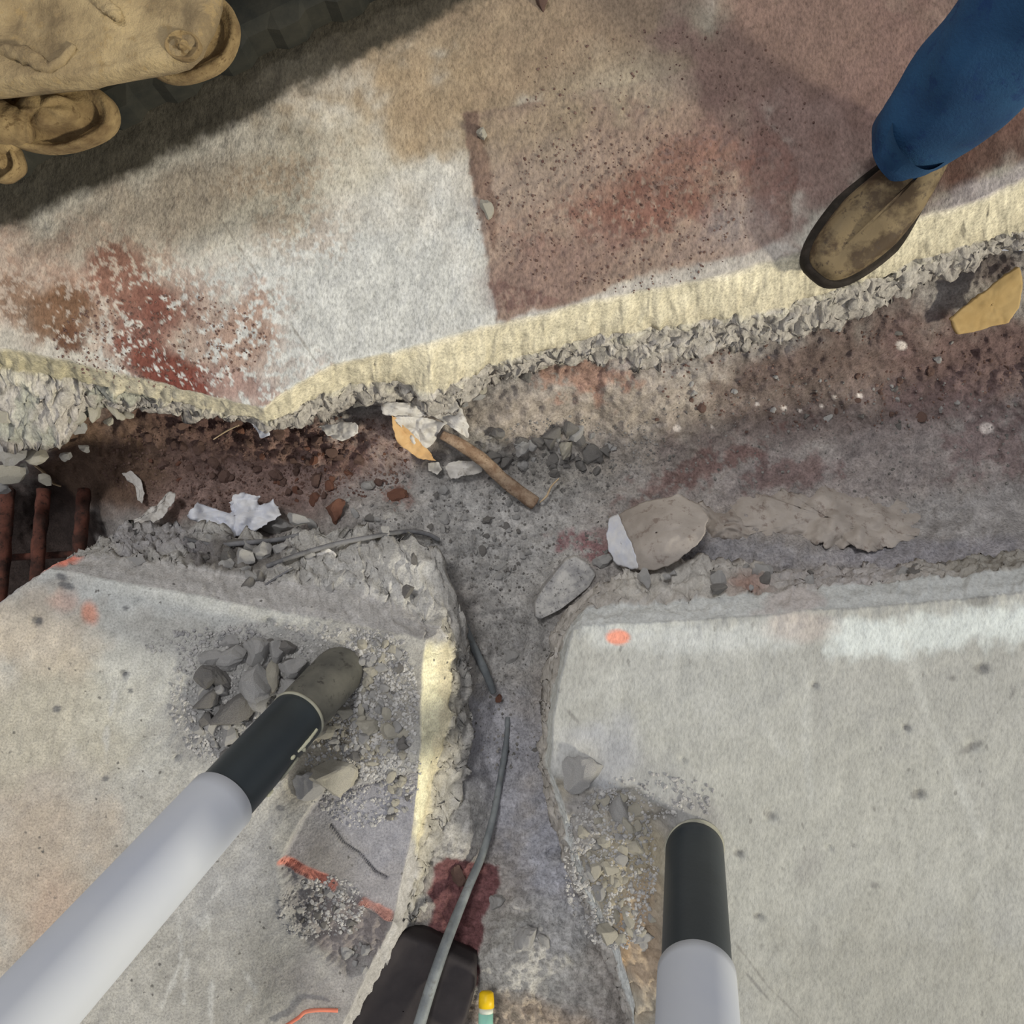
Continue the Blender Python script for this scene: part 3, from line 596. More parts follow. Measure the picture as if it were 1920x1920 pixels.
def disc(name, u, v, z, r, h, tilt, parent, boss=True, sy=1.0, seed=0, hub_r=.35, rz=0):
    c = P(u, v, z); bm = bmesh.new(); prof = [(0, h*.55), (r*hub_r*.6, h*.55), (r*hub_r, h*.45), (r*(hub_r+.08), h*.1), (r*.72, -h*.02), (r*.86, h*.22), (r*.95, h*.25), (r, h*.1), (r*1.0, -h*.3), (r*.93, -h*.5), (0, -h*.5)]
    seg = 56; R = []
    for (a, zz) in prof:
        R.append([bm.verts.new((a*math.cos(2*math.pi*k/seg), a*sy*math.sin(2*math.pi*k/seg), zz+.05*h*math.sin(5*2*math.pi*k/seg+a*60+seed))) for k in range(seg)] if a > 0 else [bm.verts.new((0, 0, zz))])
    for i in range(len(R)-1):
        for k in range(seg):
            a, b = R[i], R[i+1]; k2 = (k+1) % seg
            if len(a) == 1: bm.faces.new((a[0], b[k], b[k2]))
            elif len(b) == 1: bm.faces.new((a[k2], a[k], b[0]))
            else: bm.faces.new((a[k], b[k], b[k2], a[k2]))
    bm.transform(Matrix.Translation(c) @ Matrix.Rotation(rz, 4, 'Z') @ Euler(tilt).to_matrix().to_4x4())
    return from_bm(name, bm, M_MUD2, parent)
disc('idler_wheel', 352, 68, .175, .072, .05, (.12, .05, 0), ex, sy=.78, rz=.5)
disc('track_roller', 95, 215, .16, .088, .07, (.2, .1, 0), ex, sy=.55, seed=2, hub_r=.42, rz=.1)
disc('track_roller', -4, 300, .14, .030, .05, (.2, 0, 0), ex, seed=5)
tube('axle_arm', [P(-180, 205, .19), P(-60, 222, .19), P(20, 232, .185), P(60, 236, .18)], [.035, .034, .026, .02], M_MUD2, ex, wob=.08)
tube('axle_arm', [P(-60, 250, .15), P(-10, 262, .15), P(30, 262, .15)], [.03, .022, .014], M_MUD2, ex, wob=.08)
# mud smears/ridges on the frame
tube('mud_ridge', [P(0, 92, .30), P(50, 105, .305), P(95, 128, .30), (P(140, 85, .303))], [.006, .010, .008, .003], M_MUD, ex, wob=.25)
tube('mud_ridge', [P(180, 0, .30), P(215, 25, .305), P(225, 40, .302)], [.008, .008, .003], M_MUD, ex, wob=.25)
disc('frame_bolt', 343, 86, .297, .022, .02, (.15, 0, 0), ex, sy=.8, seed=3, hub_r=.3)
# added unseen bulk of the machine beyond the corner of the picture
bmh = [A0+dv*(-.45)+nv_*.30, A0+dv*.75+nv_*.30, A0+dv*.85+nv_*.5, A0+dv*.8+nv_*1.1, A0+dv*(-.5)+nv_*1.1]
ub = adopt(hull('added_unseen_bulk', bmh, .42, .70, M_MUD2, ex, bev=.05, disp=.003, seed=8, cell=.03), ex)  # unseen bulk of the machine, added to cast shade on the slab
adopt(hull('added_bulk_base', [A0+dv*(-.3)+nv_*.42, A0+dv*.45+nv_*.42, A0+dv*.45+nv_*1.0, A0+dv*(-.3)+nv_*1.0], .06, .42, M_RUB, ex, bev=.02, cell=.03), ex)
beam = [P(u, v, .06) for (u, v) in ((300, -60), (325, 10), (300, 50), (220, 85), (100, 108), (-60, 125), (-200, 120), (-200, -40), (0, -120))]
adopt(hull('side_beam', beam, .06, .262, M_MUD2, ex, bev=.01, disp=.004, seed=14, cell=.012), ex)
for (u, v, z, r_) in ((352, 68, .175, .022), (88, 212, .16, .024), (-8, 298, .14, .010), (-100, 212, .18, .02)):
    q = P(u, v, z); tube('roller_post', [P(u-12, v-8, .058), Vector((q.x, q.y, z-.01))], r_, M_MUD2, ex, seg=24, smooth=False)

# ------------------------------------------------------------------ person (one foot on the north slab)
M_JEAN = plain_mat('blue_denim', '1d3a5c', '274d70', 9, .35, .65, rough=.9, bump=.6, bscale=260, c3='1a3760')
M_BOOT = plain_mat('muddy_boot_leather', '4a3c2c', '7b6b50', 22, .42, .56, rough=.7, bump=.35, bscale=90, c3='463a30')
M_SOLE = plain_mat('dark_boot_sole', '221d17', '37302a', 30, rough=.85, bump=.4)
M_SKIN = plain_mat('skin', 'a8785c', 'b58468', 20, rough=.6, bump=.1)
M_SHIRT = plain_mat('grey_work_shirt', '5a5f66', '6b7078', 14, rough=.9, bump=.4, bscale=220)
M_HAIR = plain_mat('dark_hair', '2a2019', '3a2d22', 60, rough=.7)
heel = Vector((.652, .575, 0)); toe = Vector((.468, .366, 0))
pe = empty('person', heel, 'person in blue jeans and a muddy brown boot standing at the upper right slab edge', 'person')
fd = (toe-heel); fl = fd.length; fd.normalize(); fs = Vector((-fd.y, fd.x, 0))     # forward, side
def loft(name, rings, mat, parent, seg=40, capb=True, capt=True):
    bm = bmesh.new(); R = []
    for f in rings: R.append([bm.verts.new(f(2*math.pi*k/seg)) for k in range(seg)])
    for i in range(len(R)-1):
        for k in range(seg): bm.faces.new((R[i][k], R[i][(k+1) % seg], R[i+1][(k+1) % seg], R[i+1][k]))
    if capb: bm.faces.new(R[0][::-1])
    if capt: bm.faces.new(R[-1])
    return from_bm(name, bm, mat, parent)
def foot_w(s):      # half width along the foot 0 heel .. 1 toe
    return float(np.interp(s, [0, .06, .2, .4, .6, .75, .88, .96, 1.0], [.001, .024, .035, .034, .044, .049, .041, .024, .001]))
def boot(hp, d, sd, parent, L):
    b = empty('boot', hp); b.parent = parent; b.location = hp-parent.location; bpy.context.view_layer.update()
    def outline(a, grow):
        # closed outline param by angle: lengthwise position and side
        s = .5-.5*math.cos(a); w = foot_w(min(max(s, 0), 1))
        return s, (w+grow)*(1 if math.sin(a) >= 0 else -1)*1.0
    def ringf(z, grow, ztop=None):
        def f(a):
            s = .5-.5*math.cos(a); sg = math.sin(a); w = (.040+.016*min(1, max(0, (s-.25)/.35)))*abs(sg)**.62*(1 if sg > 0 else -1)
            c = .5*(math.sin(math.pi*min(1, s))); w *= 1+grow/.045
            q = hp+d*(s*(L+2*grow)-grow)+sd*(w+.008*math.sin(s*3.1))
            return Vector((q.x, q.y, z))
        return f
    def mk(name, bm_rings, mat):
        bm = bmesh.new(); R = [[bm.verts.new(f(2*math.pi*k/56)) for k in range(56)] for f in bm_rings]
        for i in range(len(R)-1):
            for k in range(56): bm.faces.new((R[i][k], R[i][(k+1) % 56], R[i+1][(k+1) % 56], R[i+1][k]))
        bm.faces.new(R[0][::-1]); bm.faces.new(R[-1])
        me = bpy.data.meshes.new(name); bmesh.ops.recalc_face_normals(bm, faces=bm.faces[:])
        bm.transform(Matrix.Translation(-hp)); bm.to_mesh(me); bm.free(); me.materials.append(mat)
        for q in me.polygons: q.use_smooth = True
        o = bpy.data.objects.new(name, me); COL.objects.link(o); o.parent = b; return o
    mk('sole', [ringf(.002, .004), ringf(.012, .006), ringf(.026, .006), ringf(.030, .001)], M_SOLE)
    def up(t):      # upper: t 0..1 rises; toe stays low, ankle climbs to the shaft
        def f(a):
            s = .5-.5*math.cos(a); sg = math.sin(a); W = .036+.016*min(1, max(0, (s-.25)/.35))
            w = W*abs(sg)**.62*(1 if sg > 0 else -1)
            zt = float(np.interp(s, [0, .28, .42, .6, .8, 1], [.12, .13, .125, .092, .070, .055]))
            z = .028+(zt-.028)*min(1, t*1.02); sh = float(np.interp(t, [0, .3, .6, .8, .92, 1], [1, 1.0, .93, .78, .5, .05]))
            shl = float(np.interp(t, [0, .3, .6, .8, .92, 1], [1, .995, .97, .93, .86, .72]))
            sm = .5+(s-.5)*(shl)
            z += .004*math.sin(s*30)*math.exp(-((s-.62)/.1)**2)*t
            q = hp+d*(sm*L)+sd*(w*sh+.008*math.sin(s*3.1))
            return Vector((q.x, q.y, z))
        return f
    mk('upper', [up(t) for t in (0, .12, .25, .4, .55, .68, .78, .86, .92, .96, 1)], M_BOOT)
    return b
boot(heel, fd, fs, pe, fl)
h2 = Vector((1.19, .66, 0)); d2 = Vector((-.80, -.60, 0)); s2 = Vector((.60, -.80, 0)); boot(h2, d2, s2, pe, fl)
def skin(name, verts, edges, radii, mat, parent, sub=2, disp=0):
    me = bpy.data.meshes.new(name); me.from_pydata([tuple(v) for v in verts], edges, []); o = bpy.data.objects.new(name, me); COL.objects.link(o)
    md = o.modifiers.new('skin', 'SKIN'); md.use_smooth_shade = True
    for i, r in enumerate(radii):
        sv = me.skin_vertices[0].data[i]; sv.radius = r if hasattr(r, '__len__') else (r, r)
        sv.use_root = (i == 0)
    ss = o.modifiers.new('sub', 'SUBSURF'); ss.levels = sub; ss.render_levels = sub
    if disp:
        tx = bpy.data.textures.new(name+'_folds', 'CLOUDS'); tx.noise_scale = .05; dm = o.modifiers.new('folds', 'DISPLACE'); dm.texture = tx; dm.strength = disp; dm.mid_level = .5
    me.materials.append(mat); return adopt(o, parent)
pel = Vector((.86, .80, .93)); ank1 = P(1716, 262, .12); kn1 = Vector((.70, .69, .47)); ank2 = h2+d2*.07+Vector((0, 0, .12)); kn2 = Vector((1.06, .72, .5))
side = Vector((.70, -.72, 0)); hl = pel-side*.09; hr = pel+side*.09
sh = pel+Vector((-.02, -.02, .45)); shl_, shr = sh-side*.19, sh+side*.19; nk = sh+Vector((-.03, -.03, .08)); hd = nk+Vector((-.05, -.05, .13))
el1 = shl_+Vector((.02, .03, -.28)); wr1 = el1+Vector((-.09, -.07, -.22)); el2 = shr+Vector((.03, 0, -.28)); wr2 = el2+Vector((-.06, -.1, -.22))
bv = [pel, hl-Vector((0, 0, .06)), kn1, ank1, hr-Vector((0, 0, .06)), kn2, ank2, pel+Vector((0, 0, .25)), sh, nk, hd, hd+Vector((-.01, -.01, .09)), shl_, el1, wr1, shr, el2, wr2, (wr1+Vector((-.03, -.02, -.08))), (wr2+Vector((-.03, -.02, -.08)))]
be = [(0, 1), (1, 2), (2, 3), (0, 4), (4, 5), (5, 6), (0, 7), (7, 8), (8, 9), (9, 10), (10, 11), (8, 12), (12, 13), (13, 14), (8, 15), (15, 16), (16, 17), (14, 18), (17, 19)]
skin('body', bv, be, [(.13, .09), .075, .05, .035, .075, .05, .035, (.12, .085), (.13, .09), .05, (.075, .085), (.065, .08), .05, .038, .025, .05, .038, .025, (.03, .02), (.03, .02)], M_SKIN, pe)
def fingers(wr, parent):
    base = wr+Vector((-.04, -.028, -.10))
    for k in range(4):
        o = side*(.026-.0175*k); L = (.060, .07, .066, .05)[k]
        tube('finger', [base+o*1+Vector((.01, .008, .03)), base+o+Vector((-.008, -.008, -L*.5)), base+o+Vector((-.02, -.02, -L))], [.009, .0085, .0065], M_SKIN, parent, seg=10, n=6)
    tube('thumb', [wr+Vector((-.02, -.015, -.04))+side*.025, wr+Vector((-.05, -.035, -.07))+side*.04, wr+Vector((-.065, -.045, -.10))+side*.042], [.011, .010, .007], M_SKIN, parent, seg=10, n=6)
fingers(wr1, pe); fingers(wr2, pe)
# jeans: near leg lofted for the hem and folds
def leg_loft(name, path, rads, hemdir, seed):
    pp = smooth_path(path, 14); m = len(pp); rr_ = np.interp(np.linspace(0, 1, m), np.linspace(0, 1, len(rads)), rads); bm = bmesh.new(); R = []
    for i, q in enumerate(pp):
        t = i/(m-1); ring = []
        for k in range(48):
            a = 2*math.pi*k/48; z = q.z
            fold = .035*math.sin(2*a+z*46+seed)+.03*math.sin(3*a-z*70+seed*2)*math.exp(-z*3)+.02*math.sin(5*a+z*33)
            r = rr_[i]*(1+fold); ring.append(bm.verts.new((q.x+r*1.0*math.cos(a), q.y+r*1.0*math.sin(a), z+.008*math.sin(a*2+seed)*(1-t)+.02*(math.cos(a-hemdir))*(1-t)**6)))
        R.append(ring)
    inner = [bm.verts.new(((v.co.x-pp[0].x)*.93+pp[0].x, (v.co.y-pp[0].y)*.93+pp[0].y, v.co.z+.002)) for v in R[0]]; inner2 = [bm.verts.new(v.co+Vector((0, 0, .06))) for v in inner]
    for A_, B_ in [(inner2, inner), (inner, R[0])]+[(R[i], R[i+1]) for i in range(m-1)]:
        for k in range(48): bm.faces.new((A_[k], A_[(k+1) % 48], B_[(k+1) % 48], B_[k]))
    bm.faces.new(R[-1]); return from_bm(name, bm, M_JEAN, pe)
leg_loft('jeans_leg', [Vector((.574, .532, .085)), Vector((.588, .552, .15)), Vector((.625, .596, .25)), kn1+Vector((.0, .0, 0)), hl-Vector((0, 0, .02))], [.058, .066, .080, .088, .10], 3.9, 1)
leg_loft('jeans_leg', [ank2-Vector((0, 0, .05)), ank2+Vector((0, 0, .06)), ank2.lerp(kn2, .5), kn2, hr-Vector((0, 0, .02))], [.062, .066, .08, .088, .10], 3.9, 4)
skin('jeans_seat', [pel-Vector((0, 0, .06)), pel+Vector((0, 0, .08)), hl-Vector((0, 0, .1)), hr-Vector((0, 0, .1))], [(0, 1), (0, 2), (0, 3)], [(.15, .12), (.14, .11), .105, .105], M_JEAN, pe)
skin('shirt', [pel+Vector((0, 0, .10)), pel+Vector((0, 0, .28)), sh, sh+Vector((-.02, -.02, .05)), shl_, el1, shr, el2], [(0, 1), (1, 2), (2, 3), (2, 4), (4, 5), (2, 6), (6, 7)], [(.155, .12), (.15, .115), (.15, .11), .06, .07, .055, .07, .055], M_SHIRT, pe, disp=.01)
skin('hair', [hd+Vector((.025, .025, .0)), hd+Vector((.015, .015, .10)), hd+Vector((-.02, -.02, .125))], [(0, 1), (1, 2)], [.07, .085, .06], M_HAIR, pe)
# ------------------------------------------------------------------ two poles with black sleeves
M_WHITE = plain_mat('white_painted_tube', 'bcc1cd', 'c4c8d0', 3, rough=.5, bump=0, spec=.4)
M_BLACK = plain_mat('black_plastic_sleeve', '20282e', '2b343a', 6, .35, .65, rough=.42, bump=.15, bscale=60, spec=.5)
M_DUSTB = plain_mat('dusty_black_plastic', '55544f', '6d6b63', 14, .35, .6, rough=.8, bump=.3, bscale=90, c3='3a3835')
M_RING = plain_mat('pale_rim', 'aaa896', '8f8e82', 20, rough=.6, bump=.1)
M_SMEAR = plain_mat('dried_pale_splash', 'd8d6bd', 'c5c2a5', 40, rough=.8, bump=.3)
def pole(base, d, R, L, cuts, label, dusty):
    """base point, direction (z component 1-normalised), cuts: heights of dusty end / sleeve end"""
    d = Vector(d); o = empty('support_pole', base, label, 'pole', 'poles with black sleeves')
    at = lambda z: base+d*(z/d.z)
    def cyl(name, za, zb_, r, mat, n=14, bev=.0):
        bm = bmesh.new(); seg = 64; T = d.normalized(); Nn = T.orthogonal().normalized(); B = T.cross(Nn); rings = []
        spec = [(za, r-bev), (za+.0015, r)]+[(za+(zb_-za)*k/n, r) for k in range(1, n)]+[(zb_-.0015, r), (zb_, r-bev)]
        for (z, q) in spec:
            c = at(z); ring = []
            for k in range(seg):
                w = c+(Nn*math.cos(2*math.pi*k/seg)+B*math.sin(2*math.pi*k/seg))*q
                if za <= .0021: w = w-d*((w.z-z)/d.z)*max(0, 1-z/.06) if z < .06 else w    # foot cut level with the ground
                ring.append(bm.verts.new(w))
            rings.append(ring)
        for i in range(len(rings)-1):
            for k in range(seg): bm.faces.new((rings[i][k], rings[i][(k+1) % seg], rings[i+1][(k+1) % seg], rings[i+1][k]))
        bm.faces.new(rings[0][::-1]); bm.faces.new(rings[-1]); return from_bm(name, bm, mat, o)
    if dusty:
        cyl('foot', .002, cuts[0], R*.97, M_DUSTB, bev=.001); cyl('rim', cuts[0]-.002, cuts[0]+.0015, R*1.035, M_RING, n=2); s0 = cuts[0]
    else:
        s0 = .002; cyl('rim', .002, .005, R*1.03, M_RING, n=2)
    cyl('sleeve', s0+.0012, cuts[1], R, M_BLACK, n=20, bev=.001); cyl('shaft', cuts[1]-.01, L, R*1.10, M_WHITE, n=20, bev=.003)
    return o, at
pb = PS(632, 1262, 0, 'w'); pb.z = 0
wp, atw = pole(pb, (-.197, -.236, .51), .0405, .62, (.098, .262), 'white pole with a dusty black sleeve leaning over the rubble at the left', True)
ebp = Vector((.286, -.524, -.004)); ep, ate = pole(ebp, (-.062, -.066, .32), .0445, .62, (0, .285), 'white pole with a clean black sleeve standing near the right of the trench mouth', False)
# splashes on the west sleeve
def on_pole(z, ang, r):    # point on the sleeve surface
    d = Vector((-.197, -.236, .51)).normalized(); N = d.orthogonal().normalized()
    ax = Vector((0, 0, 1)); e = (Vector((math.cos(ang), math.sin(ang), 0))); e = (e-d*e.dot(d)).normalized()
    up = (e+Vector((0, 0, .75))).normalized(); up = (up-d*up.dot(d)).normalized()
    return atw(z)+up*r
for i, pts in enumerate(([(.112, -.35), (.125, -.40), (.142, -.42), (.155, -.38)], [(.163, -.36), (.170, -.34)], [(.155, -.75), (.17, -.85), (.19, -.95)], [(.205, -1.05), (.215, -1.08)], [(.14, -.8), (.143, -.6), (.146, -.5)])):
    tube('splash', [on_pole(z, a, .0410) for z, a in pts], [.0020, .0030, .0014], M_SMEAR if i != 2 else M_RING, wp, seg=8, n=6, wob=.3)

# ------------------------------------------------------------------ torn vapour barrier, paper and tan board
M_FILM = plain_mat('white_torn_film', 'c9cdda', 'd9dade', 25, rough=.5, bump=.4, bscale=60)
M_FILM_D = plain_mat('dusty_torn_film', 'b7b3ae', 'c9c6c2', 25, .4, .6, rough=.6, bump=.4, bscale=60, c3='9b948c')
M_KRAFT = plain_mat('tan_paper', 'b99263', 'c8a678', 20, rough=.8, bump=.3)
M_BEIGE = plain_mat('mud_stained_film', '958d86', 'aea69f', 12, .35, .65, rough=.8, bump=.7, bscale=60, c3='7c6f68')
bf = lambda dz: (lambda u, v: zb(u, v)*0+ (lambda q: q)(dz)+_lowz(u, v))
def _lowz(u, v):
    z = np.full(np.shape(u), _W[-1])
    for k in range(len(CA)): z = z+_W[k]*_r((u-CA[k, 0])**2+(v-CA[k, 1])**2)
    return z
G = 'scraps of torn white film'
sheet('film_scrap', [(372, 943), (360, 952), (352, 968), (372, 985), (392, 990), (402, 1002), (425, 1008), (470, 1004), (492, 985), (512, 980), (528, 962), (514, 940), (500, 948), (484, 946), (488, 928), (462, 926), (438, 928), (430, 948), (436, 962), (420, 966), (398, 976), (382, 962)], bf(.035), M_FILM, 'large crumpled white film scrap on the lip of the left slab', 'film scrap', G, amp=.016, jag=5, seed=21, n=200)
sheet('film_scrap', [(232, 984), (262, 970), (282, 948), (300, 946), (316, 920), (330, 926), (322, 950), (300, 972), (282, 984), (256, 986), (238, 990)], bf(.040), M_FILM_D, 'narrow torn white film scrap above the left slab corner', 'film scrap', G, amp=.012, jag=4, seed=22)
sheet('film_scrap', [(715, 762), (740, 752), (780, 756), (815, 748), (852, 748), (866, 770), (882, 800), (876, 822), (862, 802), (845, 790), (820, 782), (775, 782), (738, 782), (716, 778)], bf(.055), M_FILM_D, 'dusty white film scrap hanging under the broken slab edge', 'film scrap', G, amp=.010, jag=4, seed=23)
kp = sheet('film_scrap', [(736, 780), (790, 781), (838, 794), (822, 810), (812, 832), (792, 846), (775, 838), (762, 822)], bf(.060), M_FILM_D, 'folded white film flap beside the tan paper strip', 'film scrap', G, amp=.010, jag=2, seed=24)
sheet('paper_strip', [(734, 778), (745, 786), (765, 806), (780, 822), (800, 842), (818, 864), (796, 862), (772, 852), (745, 828), (737, 802)], bf(.066), M_KRAFT, 'tan paper strip folded over beside the stick top', 'paper', None, amp=.006, jag=2, seed=25)
sheet('film_scrap', [(832, 874), (858, 864), (902, 866), (905, 886), (870, 892), (846, 898)], bf(.02), M_FILM_D, 'small grey-white film scrap below the stick', 'film scrap', G, amp=.008, jag=3, seed=26)
sheet('film_scrap', [(802, 868), (822, 866), (829, 880), (818, 890), (804, 882)], bf(.022), M_FILM_D, 'tiny rounded film scrap left of the stick', 'film scrap', G, amp=.006, jag=2, seed=27, n=60)
sheet('film_scrap', [(471, 795), (500, 794), (505, 818), (490, 822), (478, 804)], bf(.07), M_FILM, 'small white film scrap at the lowest point of the slab edge', 'film scrap', G, amp=.005, jag=2, seed=28, n=60)
sheet('film_scrap', [(598, 800), (640, 792), (668, 792), (672, 812), (645, 824), (612, 816)], bf(.05), M_FILM_D, 'ragged cream film scrap under the slab edge right of its corner', 'film scrap', G, amp=.009, jag=4, seed=29, n=90)
sheet('film_scrap', [(228, 888), (244, 882), (262, 900), (272, 925), (266, 946), (258, 940), (262, 920), (246, 904)], bf(.02), M_FILM_D, 'thin curled scrap on the dark soil', 'film scrap', G, amp=.008, jag=3, seed=30, n=90)
sheet('film_scrap', [(585, 1040), (612, 1028), (630, 1040), (626, 1060), (600, 1062), (586, 1056)], lambda u, v: -.11+0*u, M_FILM_D, 'pale flake on the ragged lip of the left slab', 'film scrap', G, amp=.006, jag=3, seed=31, n=70)
sheet('tan_board', [(1783, 600), (1800, 582), (1850, 545), (1885, 515), (1912, 500), (1918, 530), (1912, 575), (1890, 606), (1860, 612), (1830, 622), (1796, 628)], lambda u, v: -.165-(u-1783)*.0000+(v-560)*-.0003, plain_mat('tan_board_face', 'a88c5c', 'b59a6a', 14, rough=.85, bump=.2), 'tan board offcut jutting from under the slab at the right edge', 'board', None, amp=.002, jag=1.5, seed=32, thick=.008)
# big folded sheet at the mouth of the trench: rolled west end, then muddy run to the east
def roll(u, v): return _lowz(u, v)+.035+.085*np.sin(np.clip((u-1138)/130, 0, 1)*1.57)-.035*np.clip((v-1000)/70, -1, 1)**2
sheet('film_sheet', [(1142, 968), (1160, 962), (1185, 950), (1212, 938), (1245, 936), (1270, 926), (1290, 936), (1312, 946), (1330, 968), (1322, 1000), (1300, 1030), (1280, 1045), (1255, 1062), (1225, 1072), (1190, 1068), (1158, 1060), (1140, 1032), (1141, 1000)], roll, M_BEIGE, 'rounded roll of beige film at the corner of the right slab', 'film sheet', 'beige film along the right slab', amp=.005, jag=3, seed=40, n=240, rings=26, wr=80)
sheet('film_flap', [(1139, 985), (1141, 970), (1160, 962), (1168, 985), (1178, 1010), (1188, 1030), (1196, 1067), (1178, 1066), (1156, 1058), (1141, 1034), (1138, 1010)], lambda u, v: roll(u, v)+.008, M_FILM, 'white turned-back edge on the beige film roll', 'film scrap', G, amp=.003, jag=2, seed=41, n=120)
sheet('film_sheet', [(1362, 938), (1400, 918), (1440, 930), (1462, 912), (1480, 926), (1530, 922), (1545, 912), (1610, 925), (1660, 935), (1720, 950), (1745, 975), (1720, 1010), (1640, 1030), (1560, 1022), (1480, 1010), (1400, 1000), (1370, 970)], bf(.022), M_BEIGE, 'long mud-stained beige film lying along the right slab', 'film sheet', 'beige film along the right slab', curl=-.028, amp=.016, jag=8, seed=42, n=260, rings=26, wr=70)
sheet('film_sheet', [(1310, 940), (1335, 952), (1380, 955), (1420, 985), (1420, 1010), (1360, 1018), (1322, 1022), (1315, 985)], bf(.018), M_BEIGE, 'muddy beige film piece between the roll and the long sheet', 'film sheet', 'beige film along the right slab', curl=-.03, amp=.014, jag=8, seed=43, n=160, rings=18, wr=50)

# ------------------------------------------------------------------ stick, roots, cables, rods
M_STICK = plain_mat('weathered_stick', '7b6452', '9c8874', 50, rough=.85, bump=.6, bscale=200, c3='5d4a3c')
M_TWIG = plain_mat('pale_twig', 'b09a7c', 'c2ae90', 50, rough=.85, bump=.4)
M_CABLE = plain_mat('dusty_cable', '5d5d5f', '77777a', 30, rough=.8, bump=.4)
M_HOSE = plain_mat('grey_conduit', '63686c', '7f8486', 20, .4, .6, rough=.6, bump=.3, c3='6a6c6c')
M_RUST = plain_mat('rusty_steel', '3d2b26', '6b4338', 22, rough=.95, bump=.6, c3='2e2320')
tag(tube('wooden_stick', [PB(828, 815, .060), PB(860, 832, .056), PB(905, 862, .048), PB(950, 905, .036), PB(1003, 944, .022)], [.0075, .011, .012, .0125, .0135], M_STICK, None, wob=.08, seed=3), 'weathered brown stick slanting down the middle of the trench', 'stick')
tag(tube('twig', [PB(1012, 942, .016), PB(1025, 930, .018), PB(1034, 912, .022), PB(1048, 897, .026)], [.0012, .0022, .0018, .0012], M_TWIG, None, seg=8, wob=.15), 'short pale twig beside the lower end of the stick', 'twig')
tag(tube('root', [PB(60, 868, .02), PB(85, 888, .02), PB(98, 905, .02), PB(115, 912, .03)], [.002, .003, .0025, .0015], M_TWIG, None, seg=8, wob=.15), 'thin pale root curving at the rim of the dark hole', 'root')
tag(tube('root', [P(400, 824, -.20), P(425, 808, -.19), P(448, 797, -.175)], [.001, .0015, .001], M_TWIG, None, seg=8), 'straight thin pale root under the upper slab edge', 'root')
tag(tube('cable', [P(500, 1062, -.085), P(560, 1040, -.095), P(630, 1020, -.115), P(690, 1008, -.135), P(760, 997, -.165), P(800, 1001, -.185), P(822, 1012, -.20)], .0042, M_CABLE, None, seg=10, wob=.08), 'thin grey cable lying across the lip of the left slab', 'cable')
tag(tube('cable', [P(345, 1010, -.115), P(400, 1022, -.12), P(460, 1018, -.12), P(520, 1012, -.13), P(575, 1000, -.15)], .0045, M_CABLE, None, seg=10, wob=.08), 'short dark cable piece below the large white film scrap', 'cable')
tag(tube('wire', [P(492, 1100, -.055), P(520, 1082, -.07), P(550, 1065, -.075)], .0018, M_CABLE, None, seg=8), 'short thin wire on the cut face of the left slab', 'wire')
tag(tube('conduit', [PB(952, 1345, .004), PB(948, 1400, .006), PB(938, 1460, .008), PB(925, 1530, .012), PB(905, 1600, .018), PB(882, 1655, .025), PB(855, 1720, .035), P(832, 1780, -.055), P(808, 1850, -.045), P(785, 1925, -.035), P(745, 2060, -.02)], [.0045, .0055, .0055, .006, .0068, .0075, .0085, .009, .0095, .010, .010], M_HOSE, None, wob=.02), 'long grey conduit curving down the narrow trench over the maroon patch', 'conduit')
tag(tube('rebar_rod', [PB(838, 1085, .02), PB(850, 1130, .02), PB(870, 1170, .018), PB(888, 1212, .014), PB(908, 1255, .012), PB(925, 1298, .010)], [.005, .0055, .006, .007, .0075, .006], M_HOSE, None, wob=.06), 'dusty steel rod half buried where the trenches meet', 'rod')
tag(rock('rust_clod', PB(934, 1308), (.010, .008, .006), (0, 0, .3), 'r', 'small rust-orange clod at the end of the buried rod', 'clod'))
G2 = 'reddish bars in the dark hole'
for i, (x, w) in enumerate(((8, .013), (74, .013), (150, .013))):
    o = tube('steel_bar', [P(x+8, 920, -.36), P(x+4, 960, -.34), P(x, 1010, -.33), P(x-4, 1080, -.32), P(x-12, 1160, -.31), P(x-20, 1300, -.3)], w, M_RUST, None, wob=.13, seed=i)
    tag(o, ('reddish bar at the far left of the dark hole', 'reddish bar in the middle of the dark hole', 'reddish bar nearest the slab corner in the dark hole')[i], 'bar', G2)
tag(tube('steel_bar', [P(-60, 1050, -.37), P(30, 1045, -.37), P(190, 1036, -.37)], .007, M_RUST, None, wob=.05), 'thin dark bar crossing beneath the other reddish bars', 'bar', G2)
# orange marking tape and tag by the dark pad
M_ORANGE = plain_mat('orange_strap', 'e08a70', 'd47a62', 20, rough=.7, bump=.2)
tag(tube('orange_wire', [PS(528, 1925, .006), PS(560, 1905, .006), PS(575, 1892, .008), PS(600, 1886, .012), PS(636, 1888, .010)], [.0025, .003, .003, .003], M_ORANGE, None, seg=10), 'bent orange wire left of the dark rubber pad', 'wire')

# dark rubber pad at the bottom
M_PAD = plain_mat('dark_rubber_pad', '2f2b2d', '3a3536', 8, rough=.75, bump=.4, bscale=60)
zt = -.062
padpts = [P(u, v, zt) for (u, v) in ((735, 1768), (752, 1752), (800, 1766), (850, 1792), (892, 1812), (893, 1850), (880, 1900), (850, 1990), (600, 1990), (628, 1925), (680, 1850))]
pad = hull('rubber_pad', padpts, -.115, zt, M_PAD, None, bev=.012, disp=.004, seed=12, cell=.008); tag(pad, 'dark rubber pad under the conduit at the bottom edge', 'pad')
